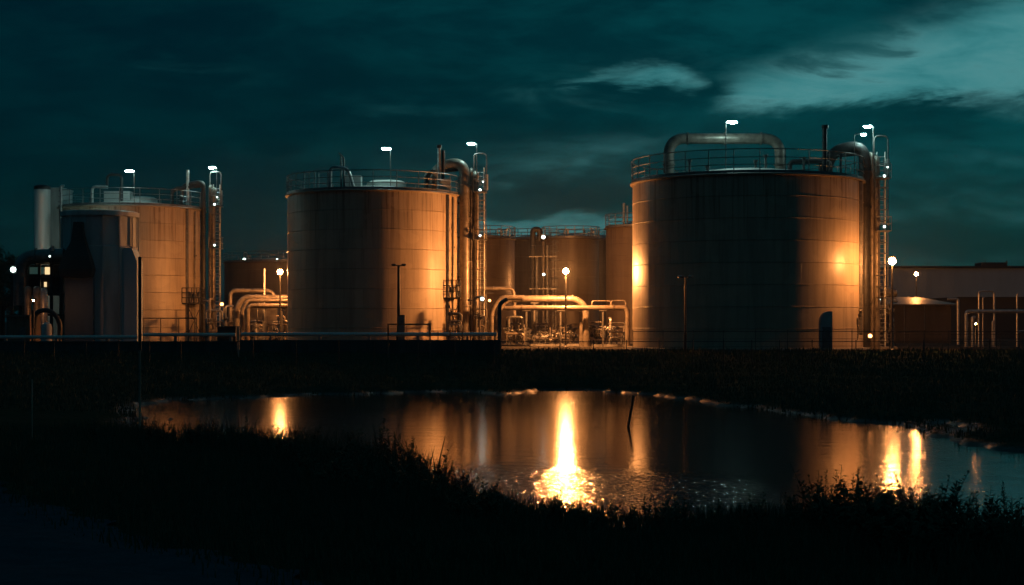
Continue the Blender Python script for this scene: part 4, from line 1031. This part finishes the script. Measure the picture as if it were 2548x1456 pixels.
# tree at far left
def tree(px, py, Y, r, seed, label):
    rnd = random.Random(seed); x = X(px, Y); zt = P(0, py, Y).z
    t = thing('broadleaf_tree', label, 'tree', (x, Y, 0), 'dark trees')
    m_ = MB(); m_.tube([(x, Y, 0), (x+.1, Y, zt*.3), (x, Y, zt*.6), (x-.1, Y, zt*.85)], [.28, .22, .14, .05], 10)
    for k in range(7):
        a = k*.9; z0_ = zt*(.3+.06*k); m_.tube([(x, Y, z0_), (x+r*.4*math.cos(a), Y+r*.4*math.sin(a), z0_+zt*.12), (x+r*.75*math.cos(a), Y+r*.75*math.sin(a), z0_+zt*.2)], [.1, .06, .02], 6)
    m_.build('trunk', 'bark', t)
    lf = MB()
    cl = []
    for k in range(60):
        a = rnd.uniform(0, 6.28); u = rnd.uniform(-1, 1); q_ = rnd.uniform(.4, 1)**.5
        cl.append((x+r*q_*math.cos(a)*math.sqrt(1-u*u), Y+r*q_*math.sin(a)*math.sqrt(1-u*u), zt*.60+zt*.36*q_*u, rnd.uniform(.35, .8)))
    for (cx_, cy_, cz_, cr) in cl:
        for i in range(110):
            p = Vector((rnd.gauss(0, 1), rnd.gauss(0, 1), rnd.gauss(0, .8))); p = Vector((cx_, cy_, cz_))+p*cr*.5
            d = Vector((rnd.uniform(-1, 1), rnd.uniform(-1, 1), rnd.uniform(-.6, .6))).normalized()*.12; e = d.orthogonal().normalized()*.06
            lf.add([p-d, p+e, p+d, p-e], [(0,1,2,3)])
    lf.build('crown', 'leaf', t, False)
tree(4, 612, 140, 2.0, 7, 'dark rounded tree top showing beyond the white floodlight')
tree(-50, 600, 138, 2.3, 8, 'taller dark tree cut by the frame edge beyond the floodlight')

# ------------------------------------------------------------------ haze
m_ = MB(); m_.box((-420, -30, -4), (420, 330, 18)); hz = m_.build('haze', 'steel', None, False); tag(hz, 'thin night haze glowing round the lamps', kind='stuff')
mh = bpy.data.materials.new('haze_air'); mh.use_nodes = True; nt = mh.node_tree; nt.nodes.clear()
out = nt.nodes.new('ShaderNodeOutputMaterial'); pv_ = nt.nodes.new('ShaderNodeVolumePrincipled')
pv_.inputs['Color'].default_value = (.9,.95,.95,1); pv_.inputs['Density'].default_value = .0003; pv_.inputs['Anisotropy'].default_value = -.6
nt.links.new(pv_.outputs[0], out.inputs['Volume']); hz.data.materials.clear(); hz.data.materials.append(mh); hz.display_type = 'WIRE'

# ------------------------------------------------------------------ world: dusk sky with cloud deck and one clearing
w = bpy.data.worlds.new('World'); sc.world = w; w.use_nodes = True; nt = w.node_tree; bg = nt.nodes['Background']
tc = nt.nodes.new('ShaderNodeTexCoord').outputs['Generated']
sep = nt.nodes.new('ShaderNodeSeparateXYZ'); nt.links.new(tc, sep.inputs[0])
yv = mth(nt, 'MAXIMUM', mth(nt, 'ABSOLUTE', sep.outputs[1]), .05)
u = mth(nt, 'DIVIDE', sep.outputs[0], yv); v = mth(nt, 'DIVIDE', mth(nt, 'ABSOLUTE', sep.outputs[2]), yv)
u = mth(nt, 'MAXIMUM', mth(nt, 'MINIMUM', u, 1.2), -1.2); v = mth(nt, 'MINIMUM', v, 1.2)
cmb = nt.nodes.new('ShaderNodeCombineXYZ'); nt.links.new(u, cmb.inputs[0]); nt.links.new(v, cmb.inputs[1])
uv = cmb.outputs[0]
n_a = tex_noise(nt, mapping(nt, uv, (1,3.0,1), (0,0,-.12)), 6, 8, .62, .35)
n_b = tex_noise(nt, mapping(nt, uv, (1,3.6,1), (0,0,-.12), (4,2,0)), 12, 7, .6, .4)
n_c = tex_noise(nt, mapping(nt, uv, (1,2.5,1), (0,0,-.2), (7,1,0)), 2.2, 4, .5, .3)
wv = mth(nt, 'ADD', v, mth(nt, 'ADD', mth(nt, 'MULTIPLY_ADD', n_a, .05, -.025), mth(nt, 'MULTIPLY_ADD', n_b, .022, -.011)))
wu = mth(nt, 'ADD', u, mth(nt, 'MULTIPLY_ADD', n_a, .09, -.045))
def ell_mask(cu, cv, ru, rv, soft=.5, tilt=0.):
    du = mth(nt, 'SUBTRACT', wu, cu); dv0 = mth(nt, 'SUBTRACT', wv, cv); dv = mth(nt, 'SUBTRACT', dv0, mth(nt, 'MULTIPLY', du, tilt))
    a = mth(nt, 'DIVIDE', du, ru); b_ = mth(nt, 'DIVIDE', dv, rv)
    d = mth(nt, 'SQRT', mth(nt, 'ADD', mth(nt, 'MULTIPLY', a, a), mth(nt, 'MULTIPLY', b_, b_)))
    return mth(nt, 'SUBTRACT', 1, sstep(nt, d, 1-soft, 1+soft))
# big clearing
low = sstep(nt, mth(nt, 'SUBTRACT', wv, .134), -.005, .014)
upl = mth(nt, 'MULTIPLY_ADD', wu, .27, .126)
upm = mth(nt, 'SUBTRACT', 1, sstep(nt, mth(nt, 'SUBTRACT', wv, upl), -.028, .016))
lft = sstep(nt, wu, .115, .155)
clear = mth(nt, 'MULTIPLY', mth(nt, 'MULTIPLY', low, upm), lft)
clear = mth(nt, 'MULTIPLY', clear, mth(nt, 'SUBTRACT', 1, mth(nt, 'MULTIPLY', sstep(nt, n_b, .54, .68), .6)))
def madd(a, b_, s=1.0): return mth(nt, 'MAXIMUM', a, mth(nt, 'MULTIPLY', b_, s))
clear = madd(clear, ell_mask(.088, .151, .030, .0085, .7, .05), .85)
clear = madd(clear, ell_mask(.062, .155, .030, .005, .8, .10), .6)
clear = madd(clear, ell_mask(.108, .147, .016, .006, .8, .2), .7)
clear = madd(clear, ell_mask(.03, .062, .11, .0065, .6), .62)
clear = madd(clear, ell_mask(.04, .103, .075, .012, .9, .1), .4)
clear = madd(clear, ell_mask(.31, .106, .05, .006, .9, .05), .3)
clear = madd(clear, ell_mask(-.195, .165, .03, .008, 1, -.1), .16)
clear = madd(clear, ell_mask(.03, .148, .12, .014, 1, .12), .18)
clear = madd(clear, ell_mask(-.03, .09, .12, .02, 1), .12)
clear = madd(clear, ell_mask(.30, .03, .12, .012, 1), .18)
clear = madd(clear, ell_mask(.27, .085, .13, .022, 1, .06), .25)
n_d = tex_noise(nt, mapping(nt, uv, (1,2.6,1), (0,0,-.15), (1,5,0)), 26, 6, .65, .3)
clear = mth(nt, 'MULTIPLY', clear, sstep(nt, mth(nt, 'ADD', mth(nt, 'MULTIPLY_ADD', n_b, .75, mth(nt, 'MULTIPLY', n_d, .25)), mth(nt, 'MULTIPLY', clear, .38)), .46, .86))
side = sstep(nt, mth(nt, 'ADD', u, mth(nt, 'MULTIPLY_ADD', n_c, .5, -.25)), -.30, .22)
lowglow = mth(nt, 'SUBTRACT', 1, sstep(nt, v, .0, .10))
c = mixc(nt, side, (.0,.0062,.0125), (.0003,.0195,.0265))
wis = sstep(nt, mth(nt, 'ADD', mth(nt, 'MULTIPLY', n_a, .6), mth(nt, 'MULTIPLY_ADD', n_b, .28, mth(nt, 'MULTIPLY', n_d, .12))), .43, .62)
c = mixc(nt, mth(nt, 'MULTIPLY', wis, .8), c, mixc(nt, side, (.0,.0150,.0215), (.0015,.050,.058)))
drk = sstep(nt, tex_noise(nt, mapping(nt, uv, (1,4,1), (0,0,-.1), (2,9,0)), 4, 6, .55, .4), .5, .75)
c = mixc(nt, mth(nt, 'MULTIPLY', drk, .5), c, (.0,.0055,.0095))
clr = mixc(nt, sstep(nt, n_b, .35, .7), (.038,.200,.215), (.085,.265,.275))
c = mixc(nt, clear, c, clr)
# a last trace of twilight from below the horizon, through the cloud
sky = nt.nodes.new('ShaderNodeTexSky'); sky.sky_type = 'NISHITA'; sky.sun_disc = False
sky.sun_elevation = R(-4); sky.sun_rotation = R(25); sky.altitude = 0
tw = mixc(nt, 1.0, sky.outputs[0], (.0,.06,.07), 'MULTIPLY')
c = mixc(nt, 1.0, c, tw, 'ADD')
front = sstep(nt, sep.outputs[1], -.15, .12)
c = mixc(nt, front, (.0006,.0075,.0165), c)
zen = sstep(nt, sep.outputs[2], .22, .5)
c = mixc(nt, mth(nt, 'MULTIPLY', zen, .85), c, (.0025,.038,.058))
nt.links.new(c, bg.inputs['Color']); bg.inputs['Strength'].default_value = 1.0

w.cycles.sampling_method = 'MANUAL'; w.cycles.sample_map_resolution = 256
# ------------------------------------------------------------------ camera and render
cam = bpy.data.cameras.new('Camera'); co_ = bpy.data.objects.new('Camera', cam); COL.objects.link(co_)
cam.sensor_width = 36; cam.lens = 36*F/2548; cam.shift_y = (HY-728)/2548; cam.clip_end = 20000; cam.clip_start = .1
co_.location = (0, 0, EYE); co_.rotation_euler = (R(90), 0, 0); sc.camera = co_
vs_ = sc.view_settings; vs_.view_transform = 'Standard'; vs_.look = 'None'; vs_.exposure = 0; vs_.gamma = 1
cy = sc.cycles
cy.max_bounces = 4; cy.diffuse_bounces = 1; cy.glossy_bounces = 3; cy.transmission_bounces = 2; cy.volume_bounces = 0
cy.transparent_max_bounces = 8; cy.use_adaptive_sampling = True; cy.adaptive_threshold = .03; cy.sample_clamp_indirect = 6; cy.sample_clamp_direct = 0
cy.use_denoising = True
try: cy.denoiser = 'OPENIMAGEDENOISE'
except Exception: pass
cy.caustics_reflective = False; cy.caustics_refractive = False
cy.time_limit = 1100
